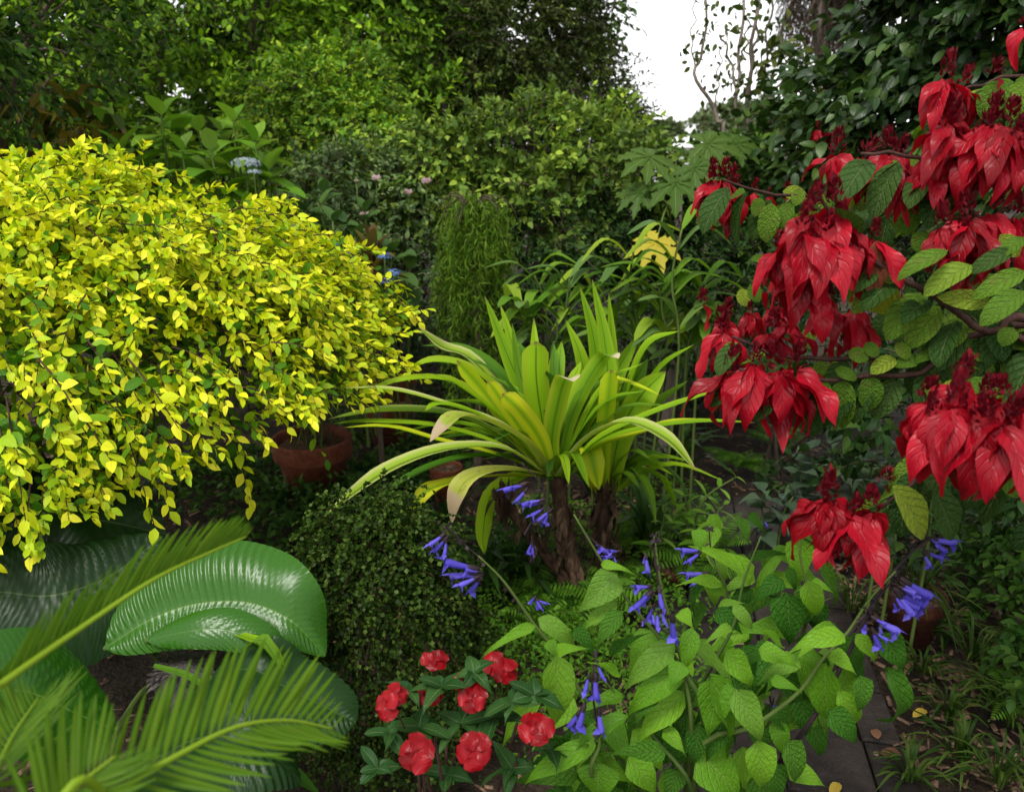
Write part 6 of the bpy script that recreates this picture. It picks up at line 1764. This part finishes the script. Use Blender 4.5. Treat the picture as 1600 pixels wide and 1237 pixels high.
heads = [
    (*S3(1225, 340), 1.5, 74, 6), (*S3(1310, 385), 1.52, 62, 4), (*S3(1450, 335), 1.5, 50, 1, 1, 0, None, True), (*S3(1240, 555), 1.48, 82, 6), (*S3(1435, 555), 1.45, 90, 7), (*S3(1520, 570), 1.43, 88, 6), (*S3(1275, 700), 1.48, 76, 6), (*S3(1380, 620), 1.46, 85, 6), (*S3(1560, 640), 1.42, 80, 6),
    (*S3(730, 690), 1.6, 72, 7), (*S3(850, 705), 1.6, 60, 5, 1, 0, None, True), (*S3(975, 690), 1.57, 78, 8), (*S3(1010, 700), 1.56, 60, 4), (*S3(1150, 760), 1.5, 72, 5),
    (*S3(170, 805), 1.85, 58, 6), (*S3(210, 810), 1.85, 60, 5), (*S3(135, 830), 1.85, 52, 5), (*S3(250, 850), 1.83, 66, 4), (*S3(345, 865), 1.8, 38, 3), (*S3(410, 880), 1.8, 36, 3, .6), (*S3(500, 860), 1.85, 26, 1, 1, 0, None, True),
    (*S3(600, 960), 1.38, 86, 6), (*S3(725, 935), 1.38, 88, 6), (*S3(570, 1040), 1.36, 84, 7), (*S3(760, 1020), 1.38, 90, 6, .8), (*S3(680, 1060), 1.36, 92, 6, .8, .0), (*S3(900, 1080), 1.4, 86, 5, .7, .4), (*S3(470, 1135), 1.4, 60, 5), (*S3(1220, 1025), 1.42, 76, 5), (*S3(1340, 985), 1.42, 82, 7), (*S3(1290, 1100), 1.42, 76, 5, 1, .2), (*S3(1450, 960), 1.45, 74, 6), (*S3(1560, 980), 1.45, 74, 6), (*S3(1420, 1090), 1.42, 70, 5, .8), (*S3(640, 580), 3.8, 26, 5), (*S3(700, 590), 3.8, 26, 4),
    (*S6(215, 265), 1.55, 60, 5), (*S6(205, 330), 1.52, 74, 6), (*S6(455, 215), 1.55, 56, 5), (*S6(430, 330), 1.5, 72, 5), (*S6(500, 300), 1.5, 66, 4), (*S6(240, 520), 1.42, 88, 7), (*S6(470, 510), 1.38, 98, 7), (*S6(540, 495), 1.4, 80, 5), (*S6(350, 480), 1.4, 90, 6, .7), (*S6(690, 200), 1.48, 66, 6), (*S6(820, 230), 1.48, 68, 4, .6), (*S6(630, 115), 1.42, 70, 5), (*S6(560, 60), 1.4, 70, 5, .7), (*S6(330, 240), 1.6, 40, 6, .8), (*S6(750, 380), 1.5, 36, 3, .7),
    (*S6(1280, 560), 1.14, 90, 5), (*S6(1265, 670), 1.1, 104, 7), (*S6(1380, 745), 1.08, 104, 7), (*S6(1480, 650), 1.1, 100, 7), (*S6(1500, 755), 1.07, 108, 6), (*S6(1595, 660), 1.1, 96, 6), (*S6(1140, 650), 1.14, 84, 6), (*S6(1190, 720), 1.12, 92, 5, .8), (*S6(1400, 620), 1.14, 80, 5, .8),
    (*S6(945, 1030), 1.3, 50, 1, 1, 0, None, True), (*S6(700, 1095), 1.25, 88, 6), (*S6(640, 1115), 1.25, 74, 5), (*S6(880, 1150), 1.24, 92, 6), (*S6(790, 1170), 1.24, 86, 5, .8), (*S6(110, 200), 1.52, 48, 1), (*S3(1590, 100), 1.5, 50, 2)]
for h in heads:
    flower_head(*h)


def rleaf(b, t, w, Y=1.4, dark=False, tilt=0.):
    Pb, Pt = pt(b[0], b[1], Y), pt(t[0], t[1], Y - .02 + tilt)
    L = np.linalg.norm(Pt - Pb)
    M = frames(Pb, Pt - Pb, nz(CAMP - Pb) * .8 + UP * .5 + rng.normal(0, .18, 3), L * 1.06, w * mpp(Pb) / .5 * 1.05)
    link('leaf', BIGEL[rng.integers(4)].me('leaf', LM_RGD if dark else LM_RG), red, Matrix(M[0].tolist()))


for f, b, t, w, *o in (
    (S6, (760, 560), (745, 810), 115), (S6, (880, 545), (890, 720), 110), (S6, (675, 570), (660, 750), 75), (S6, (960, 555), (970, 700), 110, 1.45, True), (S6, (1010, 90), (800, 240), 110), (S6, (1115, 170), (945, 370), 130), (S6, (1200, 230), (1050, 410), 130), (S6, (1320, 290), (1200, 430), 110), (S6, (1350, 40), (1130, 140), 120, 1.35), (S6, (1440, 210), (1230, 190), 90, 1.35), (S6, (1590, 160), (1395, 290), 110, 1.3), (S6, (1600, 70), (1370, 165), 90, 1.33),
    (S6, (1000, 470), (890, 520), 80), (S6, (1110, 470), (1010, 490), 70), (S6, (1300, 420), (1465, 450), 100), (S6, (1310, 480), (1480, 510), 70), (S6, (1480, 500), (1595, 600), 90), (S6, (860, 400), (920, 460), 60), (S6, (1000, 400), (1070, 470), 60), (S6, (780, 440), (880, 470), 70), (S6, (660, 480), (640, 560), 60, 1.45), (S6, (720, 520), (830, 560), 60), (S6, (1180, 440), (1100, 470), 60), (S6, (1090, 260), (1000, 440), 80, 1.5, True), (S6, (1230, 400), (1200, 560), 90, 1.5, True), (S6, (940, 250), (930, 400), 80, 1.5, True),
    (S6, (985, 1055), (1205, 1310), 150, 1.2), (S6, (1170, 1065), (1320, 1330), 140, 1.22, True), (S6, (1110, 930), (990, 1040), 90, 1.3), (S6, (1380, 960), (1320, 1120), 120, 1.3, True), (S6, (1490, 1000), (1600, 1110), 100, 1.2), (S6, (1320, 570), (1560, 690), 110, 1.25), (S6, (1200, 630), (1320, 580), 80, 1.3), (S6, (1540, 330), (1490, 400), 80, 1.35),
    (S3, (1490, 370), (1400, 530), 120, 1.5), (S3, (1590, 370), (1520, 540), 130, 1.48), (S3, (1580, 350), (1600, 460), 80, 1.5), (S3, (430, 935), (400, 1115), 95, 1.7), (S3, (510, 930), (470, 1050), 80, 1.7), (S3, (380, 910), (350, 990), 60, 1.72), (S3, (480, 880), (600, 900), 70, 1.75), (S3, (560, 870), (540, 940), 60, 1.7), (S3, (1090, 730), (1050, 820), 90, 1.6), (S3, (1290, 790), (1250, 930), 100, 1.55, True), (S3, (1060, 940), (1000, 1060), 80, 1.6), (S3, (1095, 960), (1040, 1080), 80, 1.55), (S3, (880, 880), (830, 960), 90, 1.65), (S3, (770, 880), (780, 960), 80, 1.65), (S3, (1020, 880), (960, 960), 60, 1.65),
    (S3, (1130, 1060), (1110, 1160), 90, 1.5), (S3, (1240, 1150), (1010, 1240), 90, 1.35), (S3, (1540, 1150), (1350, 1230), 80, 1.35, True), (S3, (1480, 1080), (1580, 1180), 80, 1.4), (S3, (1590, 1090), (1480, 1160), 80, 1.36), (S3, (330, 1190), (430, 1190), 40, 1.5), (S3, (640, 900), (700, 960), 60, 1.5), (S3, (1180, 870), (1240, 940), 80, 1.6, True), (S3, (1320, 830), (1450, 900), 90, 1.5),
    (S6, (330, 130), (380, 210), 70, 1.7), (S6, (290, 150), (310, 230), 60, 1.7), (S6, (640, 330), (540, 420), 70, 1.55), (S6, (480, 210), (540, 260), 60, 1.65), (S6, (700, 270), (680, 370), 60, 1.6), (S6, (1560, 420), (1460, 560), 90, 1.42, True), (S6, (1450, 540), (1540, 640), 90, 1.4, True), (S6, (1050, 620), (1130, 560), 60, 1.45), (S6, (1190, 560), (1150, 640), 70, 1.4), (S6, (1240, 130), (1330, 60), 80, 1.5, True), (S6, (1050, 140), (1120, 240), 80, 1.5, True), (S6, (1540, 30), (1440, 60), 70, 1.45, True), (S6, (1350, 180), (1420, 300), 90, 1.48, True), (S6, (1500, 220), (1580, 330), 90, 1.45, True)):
    rleaf(f(*b), f(*t), w * .3396, *o)
# more leaves along the branches, behind the ones above
Ms = []
for c in BL:
    for s in np.linspace(.16, .97, 13):
        i = int(s * 25)
        Tn = nz(c[min(i + 1, 25)] - c[i - 1])
        A, B = perp(Tn[None])
        for h in (1, -1):
            o = A[0] * h + rng.normal(0, .3, 3)
            P = c[i] + [0, .02, -.01]
            Ms.append(frames(P, o * .6 + Tn * .5 - UP * rng.uniform(.3, 1.0) + [0, .3, 0], UP + nz(CAMP - P) * .6 + rng.normal(0, .25, 3), rng.uniform(.07, .12)))
Ms = np.concatenate(Ms)
foliage(red, BIGEL, Ms[::2], LM_RG, 200)
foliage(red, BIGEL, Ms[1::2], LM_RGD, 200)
tube_part('trunk', [(catmull([rb, rb + [.02, 0, .1], rb + [0, 0, .25]], 6), np.linspace(.028, .02, 6))], BARK, red, 9)
